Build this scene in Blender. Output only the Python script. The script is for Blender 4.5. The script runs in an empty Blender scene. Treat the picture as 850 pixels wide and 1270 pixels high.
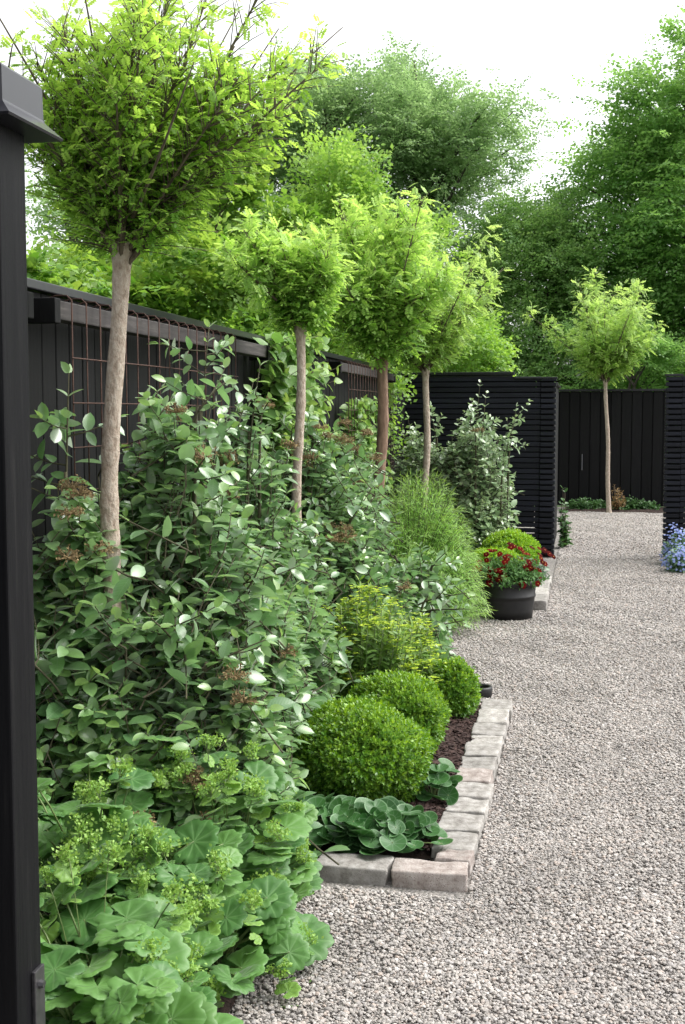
import bpy, bmesh, math, random
import numpy as np
from mathutils import Vector, Matrix
R = math.radians
rng = np.random.default_rng(7)
random.seed(7)
SC = bpy.context.scene
COL = SC.collection

# ------------------------------------------------------------------ tagging
def tag(o, label, cat, group=None, kind=None):
    o['label'] = label; o['category'] = cat
    if group: o['group'] = group
    if kind: o['kind'] = kind
    return o

def empty(name, loc, label=None, cat=None, group=None):
    o = bpy.data.objects.new(name, None); COL.objects.link(o)
    o.location = loc; o.empty_display_size = .1
    if label: tag(o, label, cat, group)
    return o

# ------------------------------------------------------------------ node materials
def nodes(m):
    m.use_nodes = True
    nt = m.node_tree; nt.nodes.clear()
    return nt, nt.nodes, nt.links

def leaf_mat(name, ca, cb, young=None, rough=.45, trans=.3, tcol=None, under=None, vein=None, veinmode='mid', spec=.5, bump=.0, rim=None, coat=0., sheen=0., veinf=.6):
    """ca..cb random per leaf; 'young' colour of the newest growth near shoot tips, and of light painted on the dark far trees; under = colour of the underside."""
    m = bpy.data.materials.new(name); nt, N, L = nodes(m)
    out = N.new('ShaderNodeOutputMaterial')
    ar = N.new('ShaderNodeAttribute'); ar.attribute_name = 'rnd'
    mix = N.new('ShaderNodeMix'); mix.data_type = 'RGBA'
    L.new(ar.outputs['Fac'], mix.inputs['Factor'])
    mix.inputs['A'].default_value = (*ca, 1); mix.inputs['B'].default_value = (*cb, 1)
    col = mix.outputs['Result']
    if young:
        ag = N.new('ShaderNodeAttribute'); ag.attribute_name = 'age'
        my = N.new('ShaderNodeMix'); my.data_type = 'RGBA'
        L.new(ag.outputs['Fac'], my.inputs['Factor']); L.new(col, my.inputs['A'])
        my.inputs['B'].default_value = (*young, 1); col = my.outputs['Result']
    lc = N.new('ShaderNodeAttribute'); lc.attribute_name = 'lc'
    height = None
    if vein or rim or bump:
        sep = N.new('ShaderNodeSeparateXYZ'); L.new(lc.outputs['Vector'], sep.inputs[0])
        def mth(op, a, b=None):
            n = N.new('ShaderNodeMath'); n.operation = op
            for i, v in enumerate((a, b)):
                if v is None: continue
                if isinstance(v, (int, float)): n.inputs[i].default_value = v
                else: L.new(v, n.inputs[i])
            return n.outputs[0]
        X, Y = sep.outputs[0], sep.outputs[1]
        if veinmode == 'mid':
            ax = mth('ABSOLUTE', X)
            lat = mth('PINGPONG', mth('MULTIPLY', mth('SUBTRACT', Y, mth('MULTIPLY', ax, .7)), 9.), .5)
            mid = mth('LESS_THAN', ax, .012)
            v = mth('MAXIMUM', mid, mth('LESS_THAN', lat, .06))
            height = lat
        else:
            an = mth('ARCTAN2', X, Y)
            rr = mth('SQRT', mth('ADD', mth('MULTIPLY', X, X), mth('MULTIPLY', Y, Y)))
            saw = mth('PINGPONG', mth('MULTIPLY', an, 9 / (2 * math.pi) * 1.0), .5)
            v = mth('LESS_THAN', mth('MULTIPLY', saw, rr), .022)
            height = saw
        if vein:
            mv = N.new('ShaderNodeMix'); mv.data_type = 'RGBA'
            L.new(mth('MULTIPLY', v, veinf), mv.inputs['Factor']); L.new(col, mv.inputs['A'])
            mv.inputs['B'].default_value = (*vein, 1); col = mv.outputs['Result']
        if rim:
            rr = mth('SQRT', mth('ADD', mth('MULTIPLY', X, X), mth('MULTIPLY', Y, Y)))
            mr = N.new('ShaderNodeMix'); mr.data_type = 'RGBA'
            L.new(mth('MULTIPLY', mth('GREATER_THAN', rr, .47), .7), mr.inputs['Factor']); L.new(col, mr.inputs['A'])
            mr.inputs['B'].default_value = (*rim, 1); col = mr.outputs['Result']
    # mottling inside the leaf
    tc = N.new('ShaderNodeTexCoord'); nz = N.new('ShaderNodeTexNoise'); nz.inputs['Scale'].default_value = 40
    L.new(tc.outputs['Object'], nz.inputs['Vector'])
    hs = N.new('ShaderNodeHueSaturation'); L.new(col, hs.inputs['Color'])
    mr_ = N.new('ShaderNodeMapRange'); mr_.inputs['To Min'].default_value = .75; mr_.inputs['To Max'].default_value = 1.25
    L.new(nz.outputs['Fac'], mr_.inputs['Value']); L.new(mr_.outputs[0], hs.inputs['Value'])
    col = hs.outputs['Color']
    top = col
    if under:
        ge = N.new('ShaderNodeNewGeometry'); mu = N.new('ShaderNodeMix'); mu.data_type = 'RGBA'
        L.new(ge.outputs['Backfacing'], mu.inputs['Factor']); L.new(col, mu.inputs['A']); mu.inputs['B'].default_value = (*under, 1)
        top = mu.outputs['Result']
    p = N.new('ShaderNodeBsdfPrincipled'); L.new(top, p.inputs['Base Color'])
    p.inputs['Roughness'].default_value = rough; p.inputs['Specular IOR Level'].default_value = spec
    if sheen: p.inputs['Sheen Weight'].default_value = sheen; p.inputs['Sheen Roughness'].default_value = .35
    if coat: p.inputs['Coat Weight'].default_value = coat; p.inputs['Coat Roughness'].default_value = .22; p.inputs['Coat IOR'].default_value = 1.6
    if bump and height is not None:
        b = N.new('ShaderNodeBump'); b.inputs['Strength'].default_value = bump; b.inputs['Distance'].default_value = .004
        L.new(height, b.inputs['Height']); L.new(b.outputs[0], p.inputs['Normal'])
    t = N.new('ShaderNodeBsdfTranslucent')
    if tcol: t.inputs['Color'].default_value = (*tcol, 1)
    else:
        ht = N.new('ShaderNodeHueSaturation'); ht.inputs['Hue'].default_value = .485; ht.inputs['Saturation'].default_value = 1.1; ht.inputs['Value'].default_value = 1.6
        L.new(col, ht.inputs['Color']); L.new(ht.outputs[0], t.inputs['Color'])
    ms = N.new('ShaderNodeMixShader'); ms.inputs[0].default_value = trans
    L.new(p.outputs[0], ms.inputs[1]); L.new(t.outputs[0], ms.inputs[2]); L.new(ms.outputs[0], out.inputs[0])
    return m

def surf_mat(name, stops, scale=20, rough=.7, bump=.3, dist=.01, stretch=(1, 1, 1), spec=.4, detail=6, objrand=0., speck=None, isl=0.):
    """noise ramp between colours, with bump; stops = list of (pos, rgb)."""
    m = bpy.data.materials.new(name); nt, N, L = nodes(m)
    out = N.new('ShaderNodeOutputMaterial'); p = N.new('ShaderNodeBsdfPrincipled')
    tc = N.new('ShaderNodeTexCoord'); mp = N.new('ShaderNodeMapping'); mp.inputs['Scale'].default_value = stretch
    L.new(tc.outputs['Object'], mp.inputs['Vector'])
    nz = N.new('ShaderNodeTexNoise'); nz.inputs['Scale'].default_value = scale; nz.inputs['Detail'].default_value = detail
    nz.inputs['Roughness'].default_value = .65
    L.new(mp.outputs[0], nz.inputs['Vector'])
    cr = N.new('ShaderNodeValToRGB'); L.new(nz.outputs['Fac'], cr.inputs[0])
    el = cr.color_ramp.elements
    while len(el) < len(stops): el.new(.5)
    for e, (ps, c) in zip(el, stops): e.position = ps; e.color = (*c, 1)
    col = cr.outputs[0]
    if speck:
        vo = N.new('ShaderNodeTexVoronoi'); vo.inputs['Scale'].default_value = speck[0]; L.new(tc.outputs['Object'], vo.inputs['Vector'])
        lt = N.new('ShaderNodeMath'); lt.operation = 'LESS_THAN'; lt.inputs[1].default_value = speck[1]
        L.new(vo.outputs['Distance'], lt.inputs[0])
        mx = N.new('ShaderNodeMix'); mx.data_type = 'RGBA'; L.new(lt.outputs[0], mx.inputs['Factor']); L.new(col, mx.inputs['A'])
        mx.inputs['B'].default_value = (*speck[2], 1); col = mx.outputs['Result']
    if objrand:
        oi = N.new('ShaderNodeObjectInfo'); mr = N.new('ShaderNodeMapRange')
        mr.inputs['To Min'].default_value = 1 - objrand; mr.inputs['To Max'].default_value = 1 + objrand
        L.new(oi.outputs['Random'], mr.inputs['Value'])
        hs = N.new('ShaderNodeHueSaturation'); L.new(mr.outputs[0], hs.inputs['Value']); L.new(col, hs.inputs['Color']); col = hs.outputs[0]
    if isl:                                                       # board to board difference
        ge = N.new('ShaderNodeNewGeometry'); mr = N.new('ShaderNodeMapRange'); mr.inputs['To Min'].default_value = 1 - isl; mr.inputs['To Max'].default_value = 1 + isl
        L.new(ge.outputs['Random Per Island'], mr.inputs['Value']); hs = N.new('ShaderNodeHueSaturation'); L.new(mr.outputs[0], hs.inputs['Value']); L.new(col, hs.inputs['Color']); col = hs.outputs[0]
        mo = N.new('ShaderNodeMapRange'); mo.inputs['To Min'].default_value = rough - .1; mo.inputs['To Max'].default_value = rough + .12; L.new(nz.outputs['Fac'], mo.inputs['Value']); L.new(mo.outputs[0], p.inputs['Roughness'])
    L.new(col, p.inputs['Base Color']); p.inputs['Roughness'].default_value = rough; p.inputs['Specular IOR Level'].default_value = spec
    b = N.new('ShaderNodeBump'); b.inputs['Strength'].default_value = bump; b.inputs['Distance'].default_value = dist
    L.new(nz.outputs['Fac'], b.inputs['Height']); L.new(b.outputs[0], p.inputs['Normal']); L.new(p.outputs[0], out.inputs[0])
    return m

# ------------------------------------------------------------------ mesh accumulation (numpy)
class Acc:
    def __init__(s):
        s.V = []; s.F = []; s.A = []; s.n = 0
    def add(s, v, f, rnd=None, age=None, lc=None, mi=0):
        v = np.asarray(v, float).reshape(-1, 3); k = len(v)
        f = np.asarray(f, np.int64)
        s.V.append(v); s.F.append((f + s.n, mi))
        a = np.zeros((k, 5))
        if rnd is not None: a[:, 0] = rnd
        if age is not None: a[:, 1] = age
        if lc is not None: a[:, 2:5] = lc
        s.A.append(a); s.n += k
    def place(s, T, P, D, Nn, S, rnd=None, age=None, mi=0, W=None):
        """copies of template T at P, leaf axis D, upper side Nn, size S (W: width factor)."""
        tv, tfs = T
        M = len(P)
        if M == 0: return
        D = norm(D); Nn = norm(Nn - D * (Nn * D).sum(1)[:, None]); Sd = np.cross(D, Nn)
        S = np.broadcast_to(np.asarray(S, float), (M,)); W = np.ones(M) if W is None else np.broadcast_to(W, (M,))
        v = (P[:, None, :] + (Sd[:, None, :] * (tv[None, :, 0, None] * W[:, None, None]) + D[:, None, :] * tv[None, :, 1, None]
             + Nn[:, None, :] * tv[None, :, 2, None]) * S[:, None, None])
        k = len(tv)
        rnd = np.random.default_rng(M).random(M) if rnd is None else rnd
        age = np.zeros(M) if age is None else age
        first = True
        off = (np.arange(M) * k)[:, None, None]
        for tf in tfs:
            f = (np.asarray(tf)[None] + off).reshape(-1, len(tf[0]))
            if first:
                s.add(v.reshape(-1, 3), f, np.repeat(rnd, k), np.repeat(age, k), np.tile(tv, (M, 1)), mi); base = s.n - M * k; first = False
            else:
                s.F.append((f + base, mi))
    def tubes(s, pts, r, sides=5, mi=0, rnd=None):
        """pts (M,n,3), r (M,n)"""
        pts = np.asarray(pts, float); M, n, _ = pts.shape
        if M == 0: return
        r = np.broadcast_to(r, (M, n))
        t = norm(np.gradient(pts, axis=1).reshape(-1, 3)).reshape(M, n, 3)
        ref = np.tile(np.array([.31, .95, .05]), (M, n, 1)); a = np.cross(t, ref); a = norm(a.reshape(-1, 3)).reshape(M, n, 3)
        b = np.cross(t, a)
        an = np.arange(sides) / sides * 2 * np.pi
        v = pts[:, :, None, :] + r[:, :, None, None] * (a[:, :, None, :] * np.cos(an)[None, None, :, None] + b[:, :, None, :] * np.sin(an)[None, None, :, None])
        i = np.arange(n - 1)[:, None] * sides; j = np.arange(sides)[None, :]; j2 = (j + 1) % sides
        q = np.stack([i + j, i + j2, i + sides + j2, i + sides + j], -1).reshape(-1, 4)
        f = (q[None] + (np.arange(M) * n * sides)[:, None, None]).reshape(-1, 4)
        rn = np.repeat(rng.random(M), n * sides)
        s.add(v.reshape(-1, 3), f, rn, None, None, mi)
        cap = ((n - 1) * sides + np.arange(sides))[None] + (np.arange(M) * n * sides)[:, None]
        s.F.append((cap + s.n - M * n * sides, mi))
    def box(s, x0, x1, y0, y1, z0, z1, mi=0, rnd=None):
        v = np.array([[x0, y0, z0], [x1, y0, z0], [x1, y1, z0], [x0, y1, z0], [x0, y0, z1], [x1, y0, z1], [x1, y1, z1], [x0, y1, z1]])
        f = [[0, 3, 2, 1], [4, 5, 6, 7], [0, 1, 5, 4], [1, 2, 6, 5], [2, 3, 7, 6], [3, 0, 4, 7]]
        s.add(v, f, rng.random() if rnd is None else rnd, mi=mi)
    def build(s, name, mats, parent=None, smooth=True, loc=(0, 0, 0)):
        me = bpy.data.meshes.new(name)
        V = np.concatenate(s.V); A = np.concatenate(s.A)
        me.vertices.add(len(V)); me.vertices.foreach_set('co', V.astype(np.float32).ravel())
        tot = np.concatenate([np.full(len(f), f.shape[1]) for f, _ in s.F])
        lp = np.concatenate([f.ravel() for f, _ in s.F])
        mi = np.concatenate([np.full(len(f), m) for f, m in s.F])
        me.loops.add(len(lp)); me.loops.foreach_set('vertex_index', lp.astype(np.int32))
        me.polygons.add(len(tot)); st = np.concatenate([[0], np.cumsum(tot)[:-1]])
        me.polygons.foreach_set('loop_start', st.astype(np.int32))
        me.polygons.foreach_set('material_index', mi.astype(np.int32))
        me.polygons.foreach_set('use_smooth', np.full(len(tot), smooth))
        for nm, c in (('rnd', A[:, 0]), ('age', A[:, 1])):
            at = me.attributes.new(nm, 'FLOAT', 'POINT'); at.data.foreach_set('value', c.astype(np.float32))
        at = me.attributes.new('lc', 'FLOAT_VECTOR', 'POINT'); at.data.foreach_set('vector', A[:, 2:5].astype(np.float32).ravel())
        for m in (mats if isinstance(mats, (list, tuple)) else [mats]): me.materials.append(m)
        me.update(calc_edges=True); me.validate()
        o = bpy.data.objects.new(name, me); COL.objects.link(o); o.location = loc
        if parent: o.parent = parent
        return o

def norm(v):
    return v / np.maximum(np.linalg.norm(v, axis=-1, keepdims=True), 1e-9)

def bez(P0, P1, P2, n):
    t = np.linspace(0, 1, n)[None, :, None]
    return (1 - t) ** 2 * P0[:, None] + 2 * t * (1 - t) * P1[:, None] + t * t * P2[:, None]

def lumps(d, seed, amp=.25, k=7, f=3.):
    """smooth irregular factor on directions d"""
    g = np.random.default_rng(seed); w = g.normal(size=(k, 3)) * f; ph = g.random(k) * 6.28
    return 1 + amp * np.sin(d @ w.T + ph).sum(1) / math.sqrt(k)

def obj_from_bm(name, bm, mats, parent=None, smooth=False, loc=(0, 0, 0)):
    me = bpy.data.meshes.new(name); bm.normal_update(); bm.to_mesh(me); bm.free()
    for m in (mats if isinstance(mats, (list, tuple)) else [mats]): me.materials.append(m)
    if smooth: me.polygons.foreach_set('use_smooth', [True] * len(me.polygons))
    o = bpy.data.objects.new(name, me); COL.objects.link(o); o.location = loc
    if parent: o.parent = parent
    return o

def bevel_box(bm, x0, x1, y0, y1, z0, z1, bev=.004, seg=2):
    r = bmesh.ops.create_cube(bm, size=1)
    for v in r['verts']:
        v.co = Vector((x0 + (v.co.x + .5) * (x1 - x0), y0 + (v.co.y + .5) * (y1 - y0), z0 + (v.co.z + .5) * (z1 - z0)))
    es = list({e for v in r['verts'] for e in v.link_edges})
    if bev: bmesh.ops.bevel(bm, geom=es, offset=bev, segments=seg, affect='EDGES', profile=.6)

def lathe(profile, n=40, cap_bottom=False):
    bm = bmesh.new(); rings = []
    for r, z in profile:
        rings.append([bm.verts.new((r * math.cos(2 * math.pi * i / n), r * math.sin(2 * math.pi * i / n), z)) for i in range(n)])
    for a, b in zip(rings, rings[1:]):
        for i in range(n): bm.faces.new((a[i], a[(i + 1) % n], b[(i + 1) % n], b[i]))
    if cap_bottom: bm.faces.new(rings[0][::-1])
    return bm

# ------------------------------------------------------------------ leaf templates (length 1 along +y, upper side +z)
def T_leaf(width=.45, rows=6, fold=.12, droop=.18, peak=.42, tip=1.0, wave=0., blunt=.85):
    ys = np.linspace(0, 1, rows); v = []
    for i, y in enumerate(ys):
        w = width * .5 * (math.sin(math.pi * min(1, max(0, y)) ** (math.log(.5) / math.log(peak)))) ** blunt if 0 < y < 1 else .004
        z = -droop * y * y
        wv = wave * (1 if i % 2 else -1)
        v += [(-w, y, z + fold * w * 2 + wv * w), (0, y, z), (w, y, z + fold * w * 2 - wv * w)]
    f = []
    for i in range(rows - 1):
        a = i * 3; f += [(a, a + 1, a + 4, a + 3), (a + 1, a + 2, a + 5, a + 4)]
    return np.array(v), [f]

def T_diamond(width=.5, fold=.1, droop=.1):
    v = np.array([(0, 0, 0), (width * .5, .45, fold * width), (0, 1, -droop), (-width * .5, .45, fold * width), (0, .45, 0)])
    return v, [[(0, 1, 4), (1, 2, 4), (2, 3, 4), (3, 0, 4)]]

def T_quad(width=.5):
    v = np.array([(0, 0, 0), (width * .5, .45, .06), (0, 1, -.08), (-width * .5, .45, .06)])
    return v, [[(0, 1, 2, 3)]]

def T_multi(base, P, D, N, S):
    """compound template out of copies of one leaf template"""
    a = Acc(); a.place(base, np.array(P, float), np.array(D, float), np.array(N, float), np.array(S, float))
    V = np.concatenate(a.V)
    return V, [np.concatenate([f for f, _ in a.F])]

def T_pinnate(pairs=5, ll=.3, lw=.5, droop=.25, base=None):
    base = base or T_diamond(lw)
    P = []; D = []; N = []; S = []
    for i in range(pairs):
        y = .22 + .7 * i / pairs; z = -droop * y * y
        for s in (-1, 1):
            P.append((0, y, z)); D.append((s * .9, .42, -.12)); N.append((s * .15, 0, 1)); S.append(ll * (1 - .25 * abs(i / pairs - .4)))
    P.append((0, .93, -droop * .86)); D.append((0, 1, -.4)); N.append((0, .3, 1)); S.append(ll)
    V, F = T_multi(base, P, D, N, S)
    # rachis: a thin strip
    k = len(V); ys = np.array([0, .5, .95]); st = []
    for y in ys: st += [(-.008, y, -droop * y * y), (.008, y, -droop * y * y)]
    V = np.concatenate([V, np.array(st)])
    return V, F + [[(k, k + 1, k + 3, k + 2), (k + 2, k + 3, k + 5, k + 4)]]

def T_spray(g, n=14, ll=.22, lw=.55, flat=.25):
    """flat spray of alternate leaves on a forked twig (for the far trees)"""
    P = []; D = []; N = []; S = []
    for fk, (ang, ln, st) in enumerate(((0, 1., 0.), (.6, .62, .3), (-.6, .62, .42))):
        m = n // 2 if fk == 0 else n // 4 + 1
        for i in range(m):
            t = (i + .6) / m
            x = math.sin(ang) * ln * t; y = st + math.cos(ang) * ln * t * (1 - st * .5); s = 1 if i % 2 else -1
            P.append((x, y, g.normal() * .03 - .15 * y * y)); a2 = ang + s * .95
            D.append((math.sin(a2), math.cos(a2), g.normal() * .3 - .1)); N.append((g.normal() * flat * 1.6, g.normal() * flat * 1.6, 1)); S.append(ll * g.uniform(.7, 1.2))
    return T_multi(T_quad(lw), P, D, N, S)

def T_fan(lobes=9, cup=.22, pleat=.05, gap=.5):
    """lady's mantle leaf: round, pleated, scalloped, notch at the stalk (stalk joins at origin)"""
    m = lobes * 6 + 1; th = np.linspace(-math.pi + gap * .5, math.pi - gap * .5, m)
    rings = [(.0, 0), (.3, .45), (.62, .8), (.86, .8), (1., .7)]
    V = [(0, 0, 0)]; F3 = []; F4 = []
    per = []
    for ri, (r, pl) in enumerate(rings[1:]):
        row = []
        for i, t in enumerate(th):
            ph = (i / (m - 1)) * lobes; c = abs(((ph % 1) - .5)) * 2     # 0 at lobe centre, 1 between
            rr = r * .5
            if ri == 3: rr *= 1 - .15 * c ** 1.7 + (.012 if i % 2 else -.012)
            if ri == 2: rr *= 1 - .06 * c ** 2
            z = cup * rr * rr * 4 * .5 - pleat * pl * (1 - c) * r + .02 * math.sin(3 * t) * r
            if ri == 3: z -= .05
            row.append(len(V)); V.append((rr * math.sin(t), rr * math.cos(t), z))
        per.append(row)
    for i in range(m - 1): F3.append((0, per[0][i + 1], per[0][i]))
    for a, b in zip(per, per[1:]):
        for i in range(m - 1): F4.append((a[i], a[i + 1], b[i + 1], b[i]))
    return np.array(V), [F4, F3]

def T_round(cup=.16, notch=.55):
    """kidney-shaped glossy ground-cover leaf, stalk joins in the notch at the origin"""
    m = 25; th = np.linspace(-math.pi, math.pi, m); V = [(0, .0, -.02)]; rows = []
    for r in (.4, .75, 1.):
        row = []
        for t in th:
            n = 1 - notch * math.exp(-((abs(t) - math.pi) / .42) ** 2)
            rr = r * .5 * n; x = rr * math.sin(t) * 1.05; y = rr * math.cos(t)
            row.append(len(V)); V.append((x, y, cup * r * r * .6 + .03 * abs(x) - .03 * math.sin(2 * t) * r))
        rows.append(row)
    F3 = [(0, rows[0][i + 1], rows[0][i]) for i in range(m - 1)]; F4 = []
    for a, b in zip(rows, rows[1:]):
        for i in range(m - 1): F4.append((a[i], a[i + 1], b[i + 1], b[i]))
    return np.array(V), [F4, F3]

# ------------------------------------------------------------------ materials
M = {}
M['black_board'] = surf_mat('black_board', [(.3, (.0025, .0025, .003)), (.62, (.006, .006, .0066)), (.88, (.018, .016, .015))], scale=6, stretch=(6, 6, .5), rough=.65, bump=.6, dist=.004, spec=.17, isl=.5)
M['black_slat'] = surf_mat('black_slat', [(.3, (.0055, .006, .0095)), (.7, (.012, .0135, .021))], scale=6, stretch=(.6, 4, 6), rough=.55, bump=.35, dist=.003, spec=.22, isl=.4)
M['black_post'] = surf_mat('black_post', [(.3, (.003, .003, .004)), (.6, (.006, .006, .007)), (.8, (.020, .019, .019))], scale=9, stretch=(7, 7, .3), rough=.55, bump=.7, dist=.004, spec=.1)
M['cap_metal'] = surf_mat('cap_metal', [(.3, (.006, .006, .009)), (.7, (.012, .012, .017))], scale=5, rough=.3, bump=.12, dist=.002, spec=.45)
M['rail_wood'] = surf_mat('rail_wood', [(.25, (.012, .010, .010)), (.55, (.035, .030, .029)), (.8, (.10, .088, .083))], scale=7, stretch=(8, .6, 8), rough=.75, bump=.4, dist=.003)
M['iron'] = surf_mat('iron', [(.3, (.012, .012, .015)), (.7, (.035, .033, .035))], scale=60, rough=.38, bump=.2, dist=.001, spec=.6)
M['rust'] = surf_mat('rust', [(.3, (.025, .012, .009)), (.7, (.075, .034, .022))], scale=50, rough=.85, bump=.3, dist=.002)
M['bark'] = surf_mat('bark', [(.25, (.16, .115, .08)), (.42, (.34, .27, .21)), (.56, (.44, .37, .30)), (.78, (.54, .48, .41))], scale=34, stretch=(2., 2., 1.1), rough=.9, bump=1., dist=.014)
M['bark_brown'] = surf_mat('bark_brown', [(.25, (.08, .052, .036)), (.5, (.20, .125, .085)), (.75, (.31, .215, .155))], scale=16, stretch=(2.2, 2.2, .6), rough=.85, bump=.7, dist=.01)
M['twig'] = surf_mat('twig', [(.3, (.06, .045, .03)), (.7, (.13, .105, .07))], scale=30, rough=.8)
M['shrubstem'] = surf_mat('shrub_stem', [(.3, (.035, .032, .018)), (.7, (.085, .08, .042))], scale=30, rough=.85)
M['dark_bark'] = surf_mat('dark_bark', [(.3, (.03, .025, .02)), (.7, (.09, .075, .06))], scale=10, stretch=(2, 2, .5), rough=.9)
M['soil'] = surf_mat('soil', [(.3, (.012, .007, .005)), (.6, (.04, .022, .016)), (.8, (.085, .05, .035))], scale=45, rough=.95, bump=1., dist=.03)
M['mulch'] = surf_mat('mulch', [(.3, (.014, .007, .006)), (.6, (.045, .022, .017)), (.85, (.12, .075, .06))], scale=38, rough=.9, bump=.5, dist=.004)
M['stone'] = surf_mat('stone', [(.25, (.11, .098, .088)), (.45, (.25, .235, .215)), (.6, (.33, .315, .295)), (.8, (.44, .425, .405))], scale=26, rough=.9, bump=.8, dist=.008, objrand=.2, speck=(160, .2, (.16, .135, .12)))
M['stone_pink'] = surf_mat('stone_pink', [(.25, (.13, .095, .08)), (.45, (.25, .215, .195)), (.6, (.32, .285, .262)), (.8, (.42, .395, .375))], scale=24, rough=.9, bump=.8, dist=.008, objrand=.1, speck=(150, .22, (.15, .10, .09)))
M['plastic'] = surf_mat('plastic', [(.3, (.006, .006, .0065)), (.7, (.012, .0115, .012))], scale=25, rough=.5, bump=.1, dist=.002)
M['petiole'] = leaf_mat('petiole', (.10, .16, .05), (.16, .22, .07), trans=.15)
M['greenstem'] = leaf_mat('greenstem', (.06, .09, .03), (.10, .13, .045), trans=.1)

def pebble_mat():
    m = bpy.data.materials.new('pebbles'); nt, N, L = nodes(m)
    out = N.new('ShaderNodeOutputMaterial'); p = N.new('ShaderNodeBsdfPrincipled')
    a = N.new('ShaderNodeAttribute'); a.attribute_name = 'rnd'
    cr = N.new('ShaderNodeValToRGB'); L.new(a.outputs['Fac'], cr.inputs[0]); cr.color_ramp.interpolation = 'CONSTANT'
    st = [(0, (.215, .20, .188)), (.05, (.27, .252, .236)), (.24, (.32, .295, .272)), (.42, (.355, .325, .30)), (.58, (.335, .295, .264)), (.68, (.385, .358, .332)),
          (.82, (.305, .288, .278)), (.90, (.35, .295, .258)), (.95, (.45, .425, .40))]
    el = cr.color_ramp.elements
    while len(el) < len(st): el.new(.5)
    for e, (q, c) in zip(el, st): e.position = q; e.color = (*c, 1)
    tc = N.new('ShaderNodeTexCoord'); nz = N.new('ShaderNodeTexNoise'); nz.inputs['Scale'].default_value = 260
    L.new(tc.outputs['Object'], nz.inputs['Vector'])
    mr = N.new('ShaderNodeMapRange'); mr.inputs['To Min'].default_value = .78; mr.inputs['To Max'].default_value = 1.22; L.new(nz.outputs['Fac'], mr.inputs['Value'])
    hs = N.new('ShaderNodeHueSaturation'); L.new(cr.outputs[0], hs.inputs['Color']); L.new(mr.outputs[0], hs.inputs['Value'])
    n2 = N.new('ShaderNodeTexNoise'); n2.inputs['Scale'].default_value = 2.2; n2.inputs['Detail'].default_value = 4; L.new(tc.outputs['Object'], n2.inputs['Vector'])
    m2 = N.new('ShaderNodeMapRange'); m2.inputs['From Min'].default_value = .3; m2.inputs['From Max'].default_value = .7; m2.inputs['To Min'].default_value = .84; m2.inputs['To Max'].default_value = 1.12; L.new(n2.outputs['Fac'], m2.inputs['Value'])
    h2 = N.new('ShaderNodeHueSaturation'); L.new(hs.outputs[0], h2.inputs['Color']); L.new(m2.outputs[0], h2.inputs['Value'])   # dusty and cleaner patches
    L.new(h2.outputs[0], p.inputs['Base Color']); p.inputs['Roughness'].default_value = .8; p.inputs['Specular IOR Level'].default_value = .3
    L.new(p.outputs[0], out.inputs[0]); return m
M['pebbles'] = pebble_mat()

def gravel_mat():
    m = bpy.data.materials.new('gravel_ground'); nt, N, L = nodes(m)
    out = N.new('ShaderNodeOutputMaterial'); p = N.new('ShaderNodeBsdfPrincipled')
    tc = N.new('ShaderNodeTexCoord'); vo = N.new('ShaderNodeTexVoronoi'); vo.inputs['Scale'].default_value = 75; L.new(tc.outputs['Object'], vo.inputs['Vector'])
    sp = N.new('ShaderNodeSeparateColor'); L.new(vo.outputs['Color'], sp.inputs[0])
    cr = N.new('ShaderNodeValToRGB'); L.new(sp.outputs[0], cr.inputs[0])
    st = [(0, (.13, .122, .114)), (.3, (.185, .172, .16)), (.6, (.225, .205, .187)), (1, (.28, .265, .248))]  # darkened so the colour includes the shade between loose pebbles
    el = cr.color_ramp.elements
    while len(el) < len(st): el.new(.5)
    for e, (q, c) in zip(el, st): e.position = q; e.color = (*c, 1)
    L.new(cr.outputs[0], p.inputs['Base Color']); p.inputs['Roughness'].default_value = .9
    b = N.new('ShaderNodeBump'); b.inputs['Strength'].default_value = 1; b.inputs['Distance'].default_value = .008; b.invert = True
    L.new(vo.outputs['Distance'], b.inputs['Height']); L.new(b.outputs[0], p.inputs['Normal']); L.new(p.outputs[0], out.inputs[0]); return m
M['gravel'] = gravel_mat()
M['grass'] = surf_mat('grass', [(.3, (.02, .04, .012)), (.7, (.06, .10, .03))], scale=3, rough=.9, bump=.8, dist=.05)

# foliage
M['vib'] = leaf_mat('viburnum_leaf', (.072, .180, .055), (.155, .290, .105), young=(.22, .37, .09), rough=.4, trans=.34, under=(.27, .34, .24), vein=(.15, .25, .12), spec=.6, bump=.15, coat=.8, sheen=.3)
M['viburnum_far'] = leaf_mat('viburnum_pale_leaf', (.15, .26, .115), (.25, .36, .18), young=(.26, .36, .15), rough=.4, trans=.28, under=(.25, .30, .22), spec=.6, coat=.7, sheen=.25)  # paler leaf tone for the far viburnum
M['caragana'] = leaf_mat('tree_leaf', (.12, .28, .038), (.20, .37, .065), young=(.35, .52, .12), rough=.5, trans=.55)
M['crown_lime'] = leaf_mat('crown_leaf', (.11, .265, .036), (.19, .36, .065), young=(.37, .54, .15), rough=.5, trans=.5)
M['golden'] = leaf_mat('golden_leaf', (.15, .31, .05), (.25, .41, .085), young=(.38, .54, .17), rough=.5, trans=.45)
M['lime'] = leaf_mat('lime_leaf', (.085, .21, .032), (.19, .35, .07), young=(.36, .46, .10), rough=.5, trans=.42)
M['bg_mid'] = leaf_mat('far_leaf_mid', (.18, .30, .12), (.265, .395, .175), rough=.6, trans=.48)  # pale leaf colour stands in for haze and flare at distance
M['bg_dark'] = leaf_mat('far_leaf_dark', (.13, .28, .07), (.23, .41, .115), young=(.29, .46, .16), rough=.5, trans=.48)  # young tint paints light patches onto the upper sprays of these trees
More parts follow.
